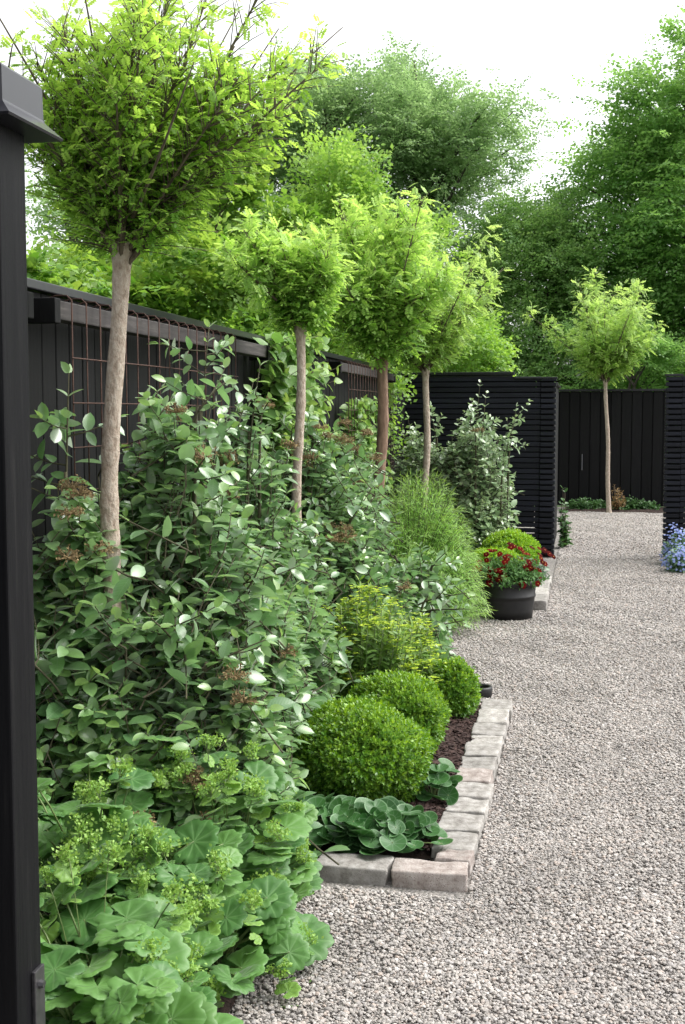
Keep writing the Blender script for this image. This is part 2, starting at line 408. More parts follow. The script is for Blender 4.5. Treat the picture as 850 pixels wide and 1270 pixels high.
M['bg_deep'] = leaf_mat('far_leaf_deep', (.15, .29, .085), (.24, .39, .125), rough=.5, trans=.45)
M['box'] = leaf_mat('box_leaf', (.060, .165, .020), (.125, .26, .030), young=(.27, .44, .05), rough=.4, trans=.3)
M['mound'] = leaf_mat('mound_leaf', (.12, .29, .025), (.21, .39, .04), young=(.32, .48, .06), rough=.5, trans=.35)
M['alch'] = leaf_mat('mantle_leaf', (.034, .118, .026), (.095, .222, .050), young=(.19, .34, .06), rough=.48, trans=.25, vein=(.14, .27, .09), veinf=.4, veinmode='fan', under=(.14, .24, .11), spec=.45, bump=.3, sheen=.2)
M['alchflower'] = leaf_mat('mantle_flower', (.17, .33, .06), (.28, .43, .10), rough=.6, trans=.3)
M['asarum'] = leaf_mat('asarum_leaf', (.022, .084, .018), (.048, .135, .032), rough=.45, trans=.15, spec=.35, rim=(.14, .24, .12), vein=(.09, .17, .08), veinmode='fan')
M['bamboo'] = leaf_mat('feather_leaf', (.14, .32, .045), (.24, .44, .08), young=(.30, .45, .12), rough=.5, trans=.35)
M['euph'] = leaf_mat('spurge_leaf', (.075, .17, .035), (.14, .26, .05), young=(.22, .33, .05), rough=.5, trans=.3)
M['euphflower'] = leaf_mat('spurge_flower', (.34, .49, .04), (.50, .59, .07), rough=.5, trans=.35)
M['vine'] = leaf_mat('vine_leaf', (.10, .22, .05), (.18, .32, .085), young=(.25, .37, .10), rough=.4, trans=.35, spec=.5)
M['potleaf'] = leaf_mat('pot_leaf', (.045, .12, .028), (.09, .19, .05), rough=.6, trans=.25, spec=.2)
M['red'] = leaf_mat('red_petal', (.032, .001, .001), (.11, .004, .003), rough=.9, trans=.08, tcol=(.2, .005, .003), spec=.08)
M['yellow'] = leaf_mat('flower_eye', (.6, .30, .03), (.7, .38, .05), rough=.6, trans=.1)
M['blue'] = leaf_mat('blue_petal', (.16, .24, .60), (.32, .42, .78), rough=.6, trans=.2, tcol=(.3, .4, .8))
M['blueleaf'] = leaf_mat('blue_plant_leaf', (.12, .22, .12), (.19, .30, .18), rough=.5, trans=.25)
M['greygreen'] = leaf_mat('grey_green_leaf', (.10, .17, .11), (.18, .25, .17), rough=.55, trans=.2)
M['umbel'] = leaf_mat('umbel', (.15, .105, .05), (.25, .185, .085), rough=.9, trans=.1)
M['low'] = leaf_mat('low_leaf', (.035, .10, .025), (.07, .16, .045), rough=.45, trans=.25)
M['russet'] = leaf_mat('russet_leaf', (.20, .12, .05), (.30, .20, .07), rough=.6, trans=.3)

# ------------------------------------------------------------------ setting
def sheet(name, poly, z, mat):
    bm = bmesh.new(); bm.faces.new([bm.verts.new((x, y, z)) for x, y in poly])
    o = obj_from_bm(name, bm, mat); o['kind'] = 'structure'; return o
sheet('ground', [(-250, -250), (250, -250), (250, 400), (-250, 400)], -.012, M['grass'])
sheet('gravel_path', [(-2.0, -3), (6, -3), (6, 20.3), (-2.0, 20.3)], -.004, M['gravel'])

def soil_grid(name, x0, x1, y0, y1, seed, step=.05, hump=.05):
    nx = int((x1 - x0) / step) + 1; ny = int((y1 - y0) / step) + 1
    X, Y = np.meshgrid(np.linspace(x0, x1, nx), np.linspace(y0, y1, ny)); g = np.random.default_rng(seed)
    e = np.minimum.reduce([X - x0, x1 - X, Y - y0, y1 - Y])
    Z = .012 + hump * np.clip(e / .25, 0, 1) ** .5 + g.normal(size=X.shape) * .006 * (e > .01)
    v = np.stack([X, Y, Z], -1).reshape(-1, 3); i = np.arange(ny - 1)[:, None] * nx + np.arange(nx - 1)[None]; i = i.ravel()
    a = Acc(); a.add(v, np.stack([i, i + 1, i + nx + 1, i + nx], 1)); o = a.build(name, M['soil']); o['kind'] = 'structure'; return o
soil_grid('soil_bed', -1.92, -.478, 3.95, 6.1, 1)
soil_grid('soil_bed', -1.92, -1.0, 6.1, 9.35, 2)
soil_grid('soil_bed', -1.95, -.45, 9.45, 12.9, 3)
soil_grid('soil_bed', -1.92, -.85, 2.2, 3.78, 4, hump=.03)
soil_grid('soil_bed', -.28, 1.4, 19.2, 20.2, 5, hump=.03)

# bark mulch chips along the edging and loose gravel, both uncountable
ico = bmesh.new(); bmesh.ops.create_icosphere(ico, subdivisions=1, radius=.5); ico.verts.ensure_lookup_table()
IV = np.array([v.co[:] for v in ico.verts]); IF = np.array([[v.index for v in f.verts] for f in ico.faces]); ico.free()

def rocks(name, P, size, mat, seed, flat=(.42, .7), rndpow=1., long=1.):
    """one mesh of many faceted pebbles"""
    g = np.random.default_rng(seed); n = len(P); k = len(IV)
    v = IV[None] * g.uniform(.78, 1.18, (n, k, 1))
    sc = np.stack([g.uniform(.75, 1.2 * long, n) , g.uniform(.75, 1.2, n), g.uniform(*flat, n)], 1) * size[:, None]
    v = v * sc[:, None]
    a = g.random(n) * 6.28; t1 = g.normal(size=n) * .22; t2 = g.normal(size=n) * .22
    ca, sa = np.cos(a)[:, None], np.sin(a)[:, None]
    x, y, z = v[..., 0], v[..., 1], v[..., 2]
    c1, s1 = np.cos(t1)[:, None], np.sin(t1)[:, None]; y, z = y * c1 - z * s1, y * s1 + z * c1
    c2, s2 = np.cos(t2)[:, None], np.sin(t2)[:, None]; x, z = x * c2 + z * s2, -x * s2 + z * c2
    x, y = x * ca - y * sa, x * sa + y * ca
    v = np.stack([x, y, z], -1) + P[:, None]
    A = Acc(); A.add(v.reshape(-1, 3), (IF[None] + (np.arange(n) * k)[:, None, None]).reshape(-1, 3), np.repeat(g.random(n) ** rndpow, k))
    o = A.build(name, mat, smooth=False); o['kind'] = 'stuff'; return o

def gravel_points(y0, y1, dens, g):
    x0, x1 = -1.05, 3.0; n = int((x1 - x0) * (y1 - y0) * dens)
    x = g.uniform(x0, x1, n); y = g.uniform(y0, y1, n)
    right = .095 * y + .45
    k = (x < right) | ((x < right + 1.1) & (g.random(n) < .45))      # thinner away from the path's middle
    stone = (x < -.335) & (y > 3.66) & (y < 6.16)      # inside the first bed
    k &= ~stone
    k &= ~((x < -.262) & (y > 9.33))                   # inside the second bed
    k &= ~((x < -.86) & (y < 3.7))
    return x[k], y[k]
g = np.random.default_rng(11)
xs, ys, ss = [], [], []
for y0, y1, dens, s0, s1 in ((2.2, 5., 15500, .0065, .0175), (5., 8., 12500, .0075, .018), (8., 12.9, 7500, .010, .021)):
    x, y = gravel_points(y0, y1, dens, g); xs.append(x); ys.append(y); ss.append(s0 + (s1 - s0) * g.random(len(x)) ** 1.7)
x, y = gravel_points(12.9, 19.2, 4200, g); k = x > -.28; xs.append(x[k]); ys.append(y[k]); ss.append(g.uniform(.014, .026, k.sum()))
x = np.concatenate(xs); y = np.concatenate(ys); s = np.concatenate(ss)
z = s * .12 + g.random(len(x)) * .008 + .004 * np.sin(x * 9 + y * 3) * np.sin(y * 5)
gx, gy = gravel_points(2.2, 6.5, 24000, g)                      # fine grit between the pebbles
x = np.concatenate([x, gx]); y = np.concatenate([y, gy]); z = np.concatenate([z, g.random(len(gx)) * .006]); s = np.concatenate([s, g.uniform(.004, .0085, len(gx))])
tag(rocks('gravel', np.stack([x, y, z], 1), s, M['pebbles'], 5), 'loose pale grey and pinkish gravel covering the garden path', 'gravel', kind='stuff')
gx = g.uniform(-.72, -.49, 6500); gy = g.uniform(3.96, 6.1, 6500)
tag(rocks('bark_mulch', np.stack([gx, gy, .035 + .02 * np.clip((-.49 - gx) / .1, 0, 1) + g.random(6500) * .012], 1), .004 + .02 * g.random(6500) ** 2, M['mulch'], 6, flat=(.14, .4), long=2.2),
    'dark brown bark mulch between box balls and edging stones', 'mulch', kind='stuff')

# ------------------------------------------------------------------ edging stones
def sett(x0, x1, y0, y1, h, mat, seed, label, yaw=0.):
    bm = bmesh.new(); bevel_box(bm, x0, x1, y0, y1, -.05, h, bev=.006, seg=2)
    bmesh.ops.subdivide_edges(bm, edges=[e for e in bm.edges if e.calc_length() > .03], cuts=5, use_grid_fill=True)
    g = np.random.default_rng(seed); w = g.normal(size=(9, 3)) * np.array([[22], [30], [30], [70], [80], [90], [150], [180], [200]]); ph = g.random(9) * 6.28
    amp = np.array([.0016] * 3 + [.0011] * 3 + [.0007] * 3)
    c = Vector(((x0 + x1) / 2, (y0 + y1) / 2, 0)); rot = Matrix.Rotation(yaw, 4, 'Z'); tx, ty = g.normal() * .02, g.normal() * .025
    for v in bm.verts:
        d = float((amp * np.sin(w @ np.array(v.co) + ph)).sum()) * 1.5
        p = v.co - c; n = Vector((p.x / (x1 - x0), p.y / (y1 - y0), (v.co.z / h - .4) * .5))
        if n.length: n.normalize()
        v.co = v.co + n * d
        v.co.z += tx * (v.co.x - c.x) + ty * (v.co.y - c.y)
        v.co = rot @ (v.co - c)
    o = obj_from_bm('edging_stone', bm, mat, smooth=True, loc=c)
    tag(o, label, 'edging stone', 'granite edging stones around the beds'); return o
EX0, EX1 = -.488, -.34
sett(-.588, -.345, 3.725, 3.845, .052, M['stone_pink'], 1, 'pinkish stone forming the front right corner of the first bed edging', R(1))
sett(-.838, -.600, 3.728, 3.85, .050, M['stone'], 2, 'long grey stone at bed front, directly left of pinkish corner stone', R(-1))
sett(-1.07, -.852, 3.735, 3.85, .050, M['stone_pink'], 3, 'brownish stone at bed front, half hidden under lady\'s mantle leaves', R(2))
sett(-1.30, -1.085, 3.73, 3.85, .050, M['stone'], 4, 'grey front edging stone furthest left, buried under lady\'s mantle leaves')
ys_ = [3.852, 3.962, 4.155, 4.365, 4.525, 4.71, 4.90, 5.09, 5.325, 5.46, 5.655, 5.925, 6.15]
pos = ['small pinkish stone in the side edging row, directly behind the corner stone',
       'pale stone with dark flecks in side edging row, second behind the corner stone',
       'large pale side edging stone, third behind corner and right of the small round-leaved clump',
       'narrow pale side edging stone touching the small round-leaved clump, fourth behind corner',
       'greyish side edging stone just behind the small round-leaved clump, fifth behind corner',
       'warm beige side edging stone beside dark mulch, sixth behind corner',
       'pale grey side edging stone beside bare mulch, seventh behind corner stone',
       'pale long side edging stone beside the middle box ball, eighth behind corner',
       'narrow side edging stone, fourth from the far end of the first row',
       'greyish side edging stone, third from the far end of the first row',
       'long pale side edging stone, second from the far end of the first row',
       'palest side edging stone at far end of first row, next to the black ring']
for i, lb in enumerate(pos):
    j = random.uniform(-.006, .006)
    sett(EX0 + j + (.0 if i else .03), EX1 + random.uniform(-.006, .006), ys_[i] + .004, ys_[i + 1] - .004, .05 + random.uniform(-.006, .007), M['stone_pink'] if i in (0, 5) else M['stone'], 20 + i, lb, R(random.uniform(-1.5, 1.5)))
sett(-.60, -.498, 6.03, 6.15, .05, M['stone_pink'], 40, 'small pinkish stone at far end of first bed, beside black ring')
for i, (a, b, lb) in enumerate(((9.36, 9.75, 'white edging stone on the right of the flower pot, nearest to the pot'),
                               (9.76, 10.1, 'pale edging stone second behind the flower pot along path'),
                               (10.11, 10.5, 'pale edging stone third behind the flower pot along path'),
                               (10.51, 10.9, 'pale edging stone near the slat screen beside green mounds'))):
    sett(-.42, -.27, a, b, .075, M['stone'], 50 + i, lb)
for i, (a, b, lb) in enumerate(((-.70, -.435, 'pale front edging stone hidden behind the black flower pot'),
                               (-.98, -.715, 'pale front edging stone left of flower pot under feathery shrub'))):
    sett(a, b, 9.36, 9.48, .075, M['stone'], 60 + i, lb)

# ------------------------------------------------------------------ fences
def board_fence(name, label, a0, a1, axis, at, side, h, bw=.118, gap=.008, base=.04):
    """vertical black boards; side = direction (+1/-1) of the face seen; axis 'y' runs along y at x=at, 'x' runs along x at y=at"""
    root = empty(name, (at, a0, 0) if axis == 'y' else (a0, at, 0), label, 'fence', 'black fences around the garden')
    g = np.random.default_rng(int(abs(a0) * 10)); bm = bmesh.new(); p = 0
    L = a1 - a0
    while p < L - .02:
        w = min(bw, L - p) - gap; t = .022 + g.uniform(-.003, .003); off = side * g.uniform(0, .004); wob = g.uniform(-.004, .004)
        lo, hi = sorted((off, off - side * t))
        if axis == 'y': bevel_box(bm, lo, hi, p, p + w, base + wob, h - .03, bev=.003, seg=1)
        else: bevel_box(bm, p, p + w, lo, hi, base + wob, h - .03, bev=.003, seg=1)
        p += bw
    obj_from_bm('boards', bm, M['black_board'], root)
    bm = bmesh.new()                                            # backing so that nothing shows through the joints
    lo, hi = sorted((-side * .030, -side * .045))
    if axis == 'y': bevel_box(bm, lo, hi, 0, L, base, h - .04, bev=0)
    else: bevel_box(bm, 0, L, lo, hi, base, h - .04, bev=0)
    obj_from_bm('backing_boards', bm, M['black_board'], root)
    bm = bmesh.new()                                            # sloped capping board
    lo, hi = sorted((side * .03, -side * .09))
    if axis == 'y': bevel_box(bm, lo, hi, -.02, L + .02, h - .03 + .002, h + .006, bev=.004)
    else: bevel_box(bm, -.02, L + .02, lo, hi, h - .03 + .002, h + .006, bev=.004)
    obj_from_bm('cap_board', bm, M['cap_metal'], root)
    return root
board_fence('board_fence', 'long black vertical board fence behind the shrub bed, running away on the left', -1.5, 12.96, 'y', -1.90, 1, 1.965)
bf = board_fence('board_fence', 'black vertical board fence across the far end behind the slender tree', -.9, 2.6, 'x', 20.15, -1, 1.93, bw=.165, gap=.014)
bm = bmesh.new(); bevel_box(bm, 0, .012, -.035, -.012, 0, .26, bev=.002)
dh = obj_from_bm('handle', bm, surf_mat('grey_metal', [(.3, (.12, .12, .14)), (.7, (.2, .2, .22))], rough=.4), bf, loc=(.86, 0, .62))

# rails with block ends standing off the fence, rusty mesh hooked over them
for i, (a, b, lb) in enumerate(((3.86, 6.72, 'weathered square timber rail on the fence behind the nearest tree'), (8.75, 11.4, 'weathered timber rail on the fence beyond the climbing plant'),
                                (1.0, 3.70, 'weathered timber rail on fence hidden behind the near gate post'))):
    root = empty('fence_rail', (-1.80, a, 1.86), lb, 'rail', 'timber rails on the long fence')
    bm = bmesh.new(); bevel_box(bm, -.038, .030, .05, b - a - .05, -.030, .036, bev=.005); obj_from_bm('bar', bm, M['rail_wood'], root)
    for yy in (0, b - a - .046):
        bm = bmesh.new(); bevel_box(bm, -.075, .038, yy, yy + .046, -.045, .040, bev=.004); obj_from_bm('end_block', bm, M['black_board'], root)
for a, b, lb in ((3.95, 5.95, 'rusty wire mesh hanging from fence rail behind the nearest tree'), (8.95, 11.1, 'rusty wire mesh on the fence beyond the climbing plant')):
    A = Acc(); n = int((b - a) / .118)
    for i in range(n + 1):
        y = a + i * (b - a) / n; A.tubes(np.array([[[-1.74, y, 1.0], [-1.742, y, 1.5], [-1.742, y, 1.90]]]), .0028, 5)
        A.tubes(np.array([[[-1.742, y, 1.897], [-1.76, y, 1.915], [-1.80, y, 1.915], [-1.845, y, 1.90]]]), .0028, 5)
    for k in range(6):
        zz = 1.70 - .155 * k; A.tubes(np.array([[[-1.736, a - .02, zz], [-1.736, (a + b) / 2, zz + .004], [-1.736, b + .02, zz]]]), .0028, 5)
    tag(A.build('wire_mesh', M['rust']), lb, 'wire mesh', 'rusty wire meshes on the fence')

def slat_screen(label, x0, x1, y, h, endside, capto=None):
    """horizontal slats with a column of short end slats at the opening"""
    root = empty('slat_screen', (x0, y, 0), label, 'screen', 'black slat screens either side of the opening')
    W = x1 - x0; pitch = .0575; n = int(h / pitch); e0, e1 = (W - .16, W) if endside > 0 else (0, .16)
    bm = bmesh.new(); b2 = bmesh.new()
    for i in range(n):
        z = .03 + i * pitch
        j = random.uniform(-.0015, .0015)
        if endside > 0: bevel_box(bm, 0, e0 - .004, j, .024 + j, z, z + pitch - .011, bev=.002, seg=1)
        else: bevel_box(bm, e1 + .004, W, j, .024 + j, z, z + pitch - .011, bev=.002, seg=1)
        bevel_box(b2, e0, e1, -.018, .11, z, z + pitch - .018, bev=.003, seg=1)
    obj_from_bm('slats', bm, M['black_slat'], root); obj_from_bm('end_slats', b2, M['black_slat'], root)
    bm = bmesh.new(); bevel_box(bm, e0 - .05 if endside > 0 else e0 + .03, e1 - .03 if endside > 0 else e1 + .05, .027, .088, 0, h - .03, bev=0); obj_from_bm('end_post', bm, M['black_board'], root)
    bm = bmesh.new(); q0, q1 = (.0, e0 - .056) if endside > 0 else (e1 + .056, W)
    bevel_box(bm, q0, q1, .032, .05, .34, h - .03, bev=0); obj_from_bm('backing_board', bm, M['black_board'], root)
    for xx in ((.02, .62) if endside > 0 else (W - .1,)):
        bm = bmesh.new(); bevel_box(bm, xx, xx + .07, .055, .125, 0, h - .02, bev=.004); obj_from_bm('post', bm, M['black_board'], root)
    bm = bmesh.new()
    if capto: bevel_box(bm, 0, capto, -.03, .14, h + .03, h + .062, bev=.004)
    else: bevel_box(bm, e0 - .01, e1 + .01, -.03, .13, h - .012, h + .008, bev=.003)
    if capto: bevel_box(bm, capto + .004, W + .01, -.028, .13, h - .012, h + .006, bev=.003); bevel_box(bm, 0, capto - .02, .0, .10, h - .02, h + .028, bev=.003)
    obj_from_bm('cap_board', bm, M['cap_metal'], root)
    return root
slat_screen('black slat screen with raised cap behind the far viburnum, left of opening', -1.99, -.30, 13.0, 1.905, 1, capto=1.25)
slat_screen('black slat screen at right picture edge behind the blue flowers', .83, 3.2, 13.15, 1.93, -1)
# side wall running back from the left screen
root = empty('return_fence', (-.34, 13.14, 0), 'short black board wall running back from the left slat screen', 'fence', 'black fences around the garden')
bm = bmesh.new()
for k in range(11): bevel_box(bm, 0, .022, k * .17, k * .17 + .163, .04, 1.83, bev=.003, seg=1)
obj_from_bm('boards', bm, M['black_board'], root)
bm = bmesh.new(); bevel_box(bm, -.08, .05, 0, 1.9, 1.834, 1.858, bev=.003); obj_from_bm('cap_board', bm, M['cap_metal'], root)
bm = bmesh.new(); bevel_box(bm, -.09, -.006, 1.8, 1.88, 0, 1.83, bev=.003); obj_from_bm('post', bm, M['black_board'], root)

# near gate post
root = empty('gate_post', (-1.03, 1.98, 0), 'square black painted post with flared metal cap, cut by the left picture edge', 'post')
bm = bmesh.new(); bevel_box(bm, -.055, .052, -.05, .05, 0, 1.996, bev=.004, seg=2)
obj_from_bm('shaft', bm, M['black_post'], root)
bm = bmesh.new()
def ringbox(hx, hy, z): return [bm.verts.new((sx * hx, sy * hy, z)) for sx, sy in ((-1, -1), (1, -1), (1, 1), (-1, 1))]
prof = [(.098, .104, 1.993), (.100, .106, 1.997), (.077, .080, 2.020), (.075, .078, 2.025), (.074, .077, 2.080), (.070, .073, 2.085), (.0, .0, 2.097)]
rings = [ringbox(*q) for q in prof[:-1]]
for a, b in zip(rings, rings[1:]):
    for i in range(4): bm.faces.new((a[i], a[(i + 1) % 4], b[(i + 1) % 4], b[i]))
ap = bm.verts.new((0, 0, 2.097))
for i in range(4): bm.faces.new((rings[-1][i], rings[-1][(i + 1) % 4], ap))
bm.faces.new(rings[0][::-1])
obj_from_bm('cap', bm, M['cap_metal'], root)
bm = bmesh.new(); bevel_box(bm, .052, .060, .006, .046, .30, .485, bev=.002); obj = obj_from_bm('hinge_plate', bm, M['iron'], root)
for zz in (.455, .36):
    bm = bmesh.new(); bmesh.ops.create_cone(bm, cap_ends=True, segments=8, radius1=.009, radius2=.007, depth=.008, matrix=Matrix.Translation((.064, .026, zz)) @ Matrix.Rotation(R(90), 4, 'Y'))
    obj_from_bm('bolt', bm, M['iron'], obj)

# ------------------------------------------------------------------ plant builders (everything local to the plant's base)
UP = np.array([0., 0., 1.])
def twig_leaves(A, T, P0, P1, P2, nodes_, t0, size, g, age_tip=True, alpha=.5, droop=.35, pair=True, mi=0, sizevar=.25, tipgrow=.75, updir=.8, W=None, flat=0.):
    """leaves in crossed pairs along each bezier twig"""
    Mn = len(P0)
    phi0 = g.random(Mn) * 6.28
    for j in range(nodes_):
        t = t0 + (1 - t0) * (j / max(1, nodes_ - 1)) ** .9 + g.uniform(-.03, .03, Mn); t = np.clip(t, 0, 1)[:, None]
        B = (1 - t) ** 2 * P0 + 2 * t * (1 - t) * P1 + t * t * P2
        Tn = norm(2 * (1 - t) * (P1 - P0) + 2 * t * (P2 - P1))
        a = norm(np.cross(Tn, np.array([.31, .2, .93]) + g.normal(size=(Mn, 3)) * .05)); b = np.cross(Tn, a)
        phi = phi0 + j * (math.pi / 2 if pair else 2.4)
        for s in ((0, math.pi) if pair else (0,)):
            ph = (phi + s + g.normal(size=Mn) * .25)[:, None]
            sd = a * np.cos(ph) + b * np.sin(ph)
            al = (alpha + .5 * (j / max(1, nodes_ - 1)) ** 2 + g.normal(size=Mn) * .2)[:, None]
            D = norm(sd * np.cos(al) + Tn * np.sin(al) - UP * (droop * g.uniform(.3, 1.4, Mn))[:, None])
            if flat:
                fl = g.random(Mn) < flat; D[fl, 2] *= .35; D = norm(D)
            Nn = Tn * .35 + UP * updir + g.normal(size=(Mn, 3)) * .42 + np.array([.12, -.16, 0])
            sz = size * g.uniform(1 - sizevar, 1 + sizevar, Mn) * (1 - (1 - tipgrow) * (j / max(1, nodes_ - 1)) ** 3)
            age = np.clip((j / max(1, nodes_ - 1)) ** 3 * g.uniform(.2, 1.1, Mn), 0, 1) if age_tip else None
            A.place(T, B, D, Nn, sz, rnd=g.random(Mn), age=age, mi=mi, W=W)

def dome_tips(n, rx, ry, h, g, seed, low=.05, amp=.2, shell=.45, sharp=1.):
    d = norm(g.normal(size=(n, 3))); d[:, 2] = np.abs(d[:, 2]) * (1 - low) + low
    d = norm(d); f = lumps(d, seed, amp) * (shell + (1 - shell) * g.random(n) ** .6)
    return np.stack([d[:, 0] * rx * f, d[:, 1] * ry * f, (d[:, 2] ** sharp) * h * f], 1)

T_VIB = T_leaf(.56, rows=6, fold=.14, droop=.14, peak=.47, blunt=.66)
T_VIB_FAR = T_leaf(.58, rows=5, fold=.13, droop=.18, peak=.45, blunt=.7)
def umbel_mesh(A, c, r, g, n=26):
    d = norm(g.normal(size=(n, 3)) * np.array([1, 1, .35]) + UP * .35); tip = c + d * (r * g.uniform(.6, 1.05, n))[:, None]
    A.tubes(np.stack([np.repeat(c[None], n, 0), (c + tip) / 2 + UP * r * .1, tip], 1), .0012, 3)
    P = np.repeat(tip, 3, 0) + g.normal(size=(n * 3, 3)) * r * .07
    A.place(T_quad(.8), P, g.normal(size=(n * 3, 3)) + UP, g.normal(size=(n * 3, 3)) + UP, g.uniform(.006, .011, n * 3))

def viburnum(loc, rx, ry, h, ntips_, seed, label, size=.088, tall=(), far=False, heads=3, group='viburnum shrubs in the bed', low=.04, tipspace=.25, mat=None):
    g = np.random.default_rng(seed); ntips = int(ntips_ * 1.8); size *= .86
    root = empty('viburnum', loc, label, 'shrub', group)
    tips = dome_tips(ntips, rx, ry, h, g, seed, low=low, amp=.24, shell=.5, sharp=.68)
    tips += g.normal(size=tips.shape) * .03
    hub = tips * np.array([.35, .35, .55]); hub[:, 2] = np.maximum(hub[:, 2] - .08, .04)
    # twigs are short: start part of the way from the hub
    v = norm(tips - hub) + g.normal(size=tips.shape) * np.array([.55, .55, .22]); v = norm(v * np.array([1.15, 1.15, .8])); st = tips - v * tipspace * g.uniform(.7, 1.1, (ntips, 1))
    st[:, 2] -= .02; st[:, 2] = np.maximum(st[:, 2], .03)
    mid = (st + tips) / 2 + np.stack([g.normal(size=ntips) * .03, g.normal(size=ntips) * .03, -.02 + g.normal(size=ntips) * .02], 1)
    L = Acc(); W = Acc()
    twig_leaves(L, T_VIB_FAR if far else T_VIB, st, mid, tips, 5 if not far else 4, .22, size, g, alpha=.18, droop=.15, tipgrow=.62, updir=1.1, flat=.68, sizevar=.3)
    W.tubes(bez(st, mid, tips, 5), np.linspace(.0038, .0018, 5)[None], 4)
    sub = g.choice(ntips, max(8, ntips // 5), replace=False)
    b0 = np.stack([g.normal(size=len(sub)) * .06, g.normal(size=len(sub)) * .06, np.zeros(len(sub))], 1)
    W.tubes(bez(b0, st[sub] * np.array([.5, .5, .75]), st[sub], 7), np.linspace(.007, .003, 7)[None], 5)
    nl_ = 2 if far else 5                                          # loose young shoots breaking the outline
    top = tips[np.argsort(-(tips @ np.array([.25, -.35, .8]) + g.random(ntips) * .45))[:nl_]]
    tall = list(tall) + [(q[0] * .9, q[1] * .9, q[2] - .06, q[2] + g.uniform(.03, .12), q[0] * .1 + g.normal() * .09, q[1] * .1 + g.normal() * .09) for q in top if q[2] > .25]
    # tall shoots standing out of the mass: (dx, dy, z0, z1, lean)
    for (dx, dy, z0, z1, lx, ly) in tall:
        n = int((z1 - z0) / .085) + 2
        p0 = np.array([[dx, dy, z0]]); p2 = np.array([[dx + lx, dy + ly, z1]]); p1 = (p0 + p2) / 2 + np.array([[-lx * .3, -ly * .3, 0]])
        W.tubes(bez(p0 - np.array([[0, 0, z0 * .8]]), p0, p1, 6), np.linspace(.009, .006, 6)[None], 5); W.tubes(bez(p0, p1, p2, 8), np.linspace(.006, .002, 8)[None], 5)
        twig_leaves(L, T_VIB_FAR if far else T_VIB, p0, p1, p2, n, .05, size * 1.0, g, alpha=.35, droop=.15, tipgrow=.55)
        # side shoots
        k = max(2, int(n * .8)); t = np.sort(g.uniform(.05, .85, k))[:, None]; B = (1 - t) ** 2 * p0 + 2 * t * (1 - t) * p1 + t * t * p2
        dd = norm(g.normal(size=(k, 3)) * np.array([1, 1, .3]) + UP * .5); e = B + dd * g.uniform(.10, .22, (k, 1))
        W.tubes(bez(B, (B + e) / 2 - UP * .015, e, 4), np.linspace(.003, .0015, 4)[None], 4)
        twig_leaves(L, T_VIB_FAR if far else T_VIB, B, (B + e) / 2 - UP * .015, e, 4, .35, size * .85, g, alpha=.4, droop=.2, tipgrow=.7)
    L.build('foliage', mat or M['vib'], root); W.build('stems', M['shrubstem'], root)
    if heads:
        up = np.argsort(-(tips @ np.array([.45, -.6, .55]) + g.random(ntips) * .28))[:heads]
        for i in up:
            U = Acc(); umbel_mesh(U, np.zeros(3), g.uniform(.036, .052), g, n=44)
            U.build('flower_head', M['umbel'], root, loc=tips[i] + np.array([.01, -.012, .018]))
    return root

V = viburnum
V((-1.55, 3.88, 0), .40, .56, 1.20, 900, 101, 'large-leaved viburnum nearest the gate post, with one upright shoot before the fence', size=.094, tall=[(-.10, -.22, 1.0, 1.64, .0, .05), (.12, .45, 1.0, 1.54, .05, .05)], heads=7)
V((-1.28, 3.58, 0), .38, .28, .76, 680, 109, 'viburnum wrapping the foot of the nearest trunk, above the lady\'s mantle', size=.090, heads=6)
V((-1.38, 4.28, 0), .32, .50, .92, 800, 102, 'sprawling dark viburnum between the nearest trunk and the largest box ball', size=.088, heads=8)
V((-1.52, 4.95, 0), .40, .60, 1.16, 950, 103, 'tall viburnum against the fence with shoots reaching up to its rail', size=.085, tall=[(-.08, -.05, 1.2, 1.88, .02, .1), (.08, .12, 1.15, 1.72, .06, .02), (-.02, .36, 1.2, 1.66, .04, .1), (.05, -.3, 1.1, 1.50, .04, 0)], heads=6)
V((-1.48, 5.56, 0), .36, .52, 1.02, 850, 104, 'dense viburnum behind the box balls with rusty faded flower heads', size=.082, heads=7)
V((-1.30, 6.32, 0), .36, .44, .86, 560, 110, 'low viburnum behind the yellow spurge, in front of the second trunk', size=.082, heads=6)
V((-1.55, 6.45, 0), .36, .62, 1.14, 800, 105, 'grey-green viburnum around the second tree trunk', size=.080, heads=8)
V((-1.05, 6.95, 0), .36, .45, .74, 420, 106, 'low viburnum before the feathery shrub with branches over the gravel', size=.085, tall=[(.16, -.42, .46, .56, .30, -.12), (.18, -.25, .40, .46, .28, -.22), (.2, -.5, .32, .42, .24, -.1)], heads=2)
V((-1.58, 7.7, 0), .34, .66, 1.12, 700, 107, 'viburnum in front of the fence between second and third tree', size=.080, heads=7)
V((-1.20, 11.8, 0), .74, .55, 1.36, 1300, 108, 'far viburnum with open pale shoots in front of the left slat screen', size=.085, far=True, tall=[(.16, -.1, 1.0, 1.84, .05, 0), (.22, -.1, 1.0, 1.74, .05, 0), (.12, -.2, 1.0, 1.66, .02, 0), (-.2, 0, 1.0, 1.58, -.08, 0), (.48, -.1, .9, 1.60, .08, 0), (.42, -.2, .8, 1.5, .14, 0), (-.42, .1, .9, 1.48, -.1, 0)], heads=2, low=-.05, mat=M['viburnum_far'])

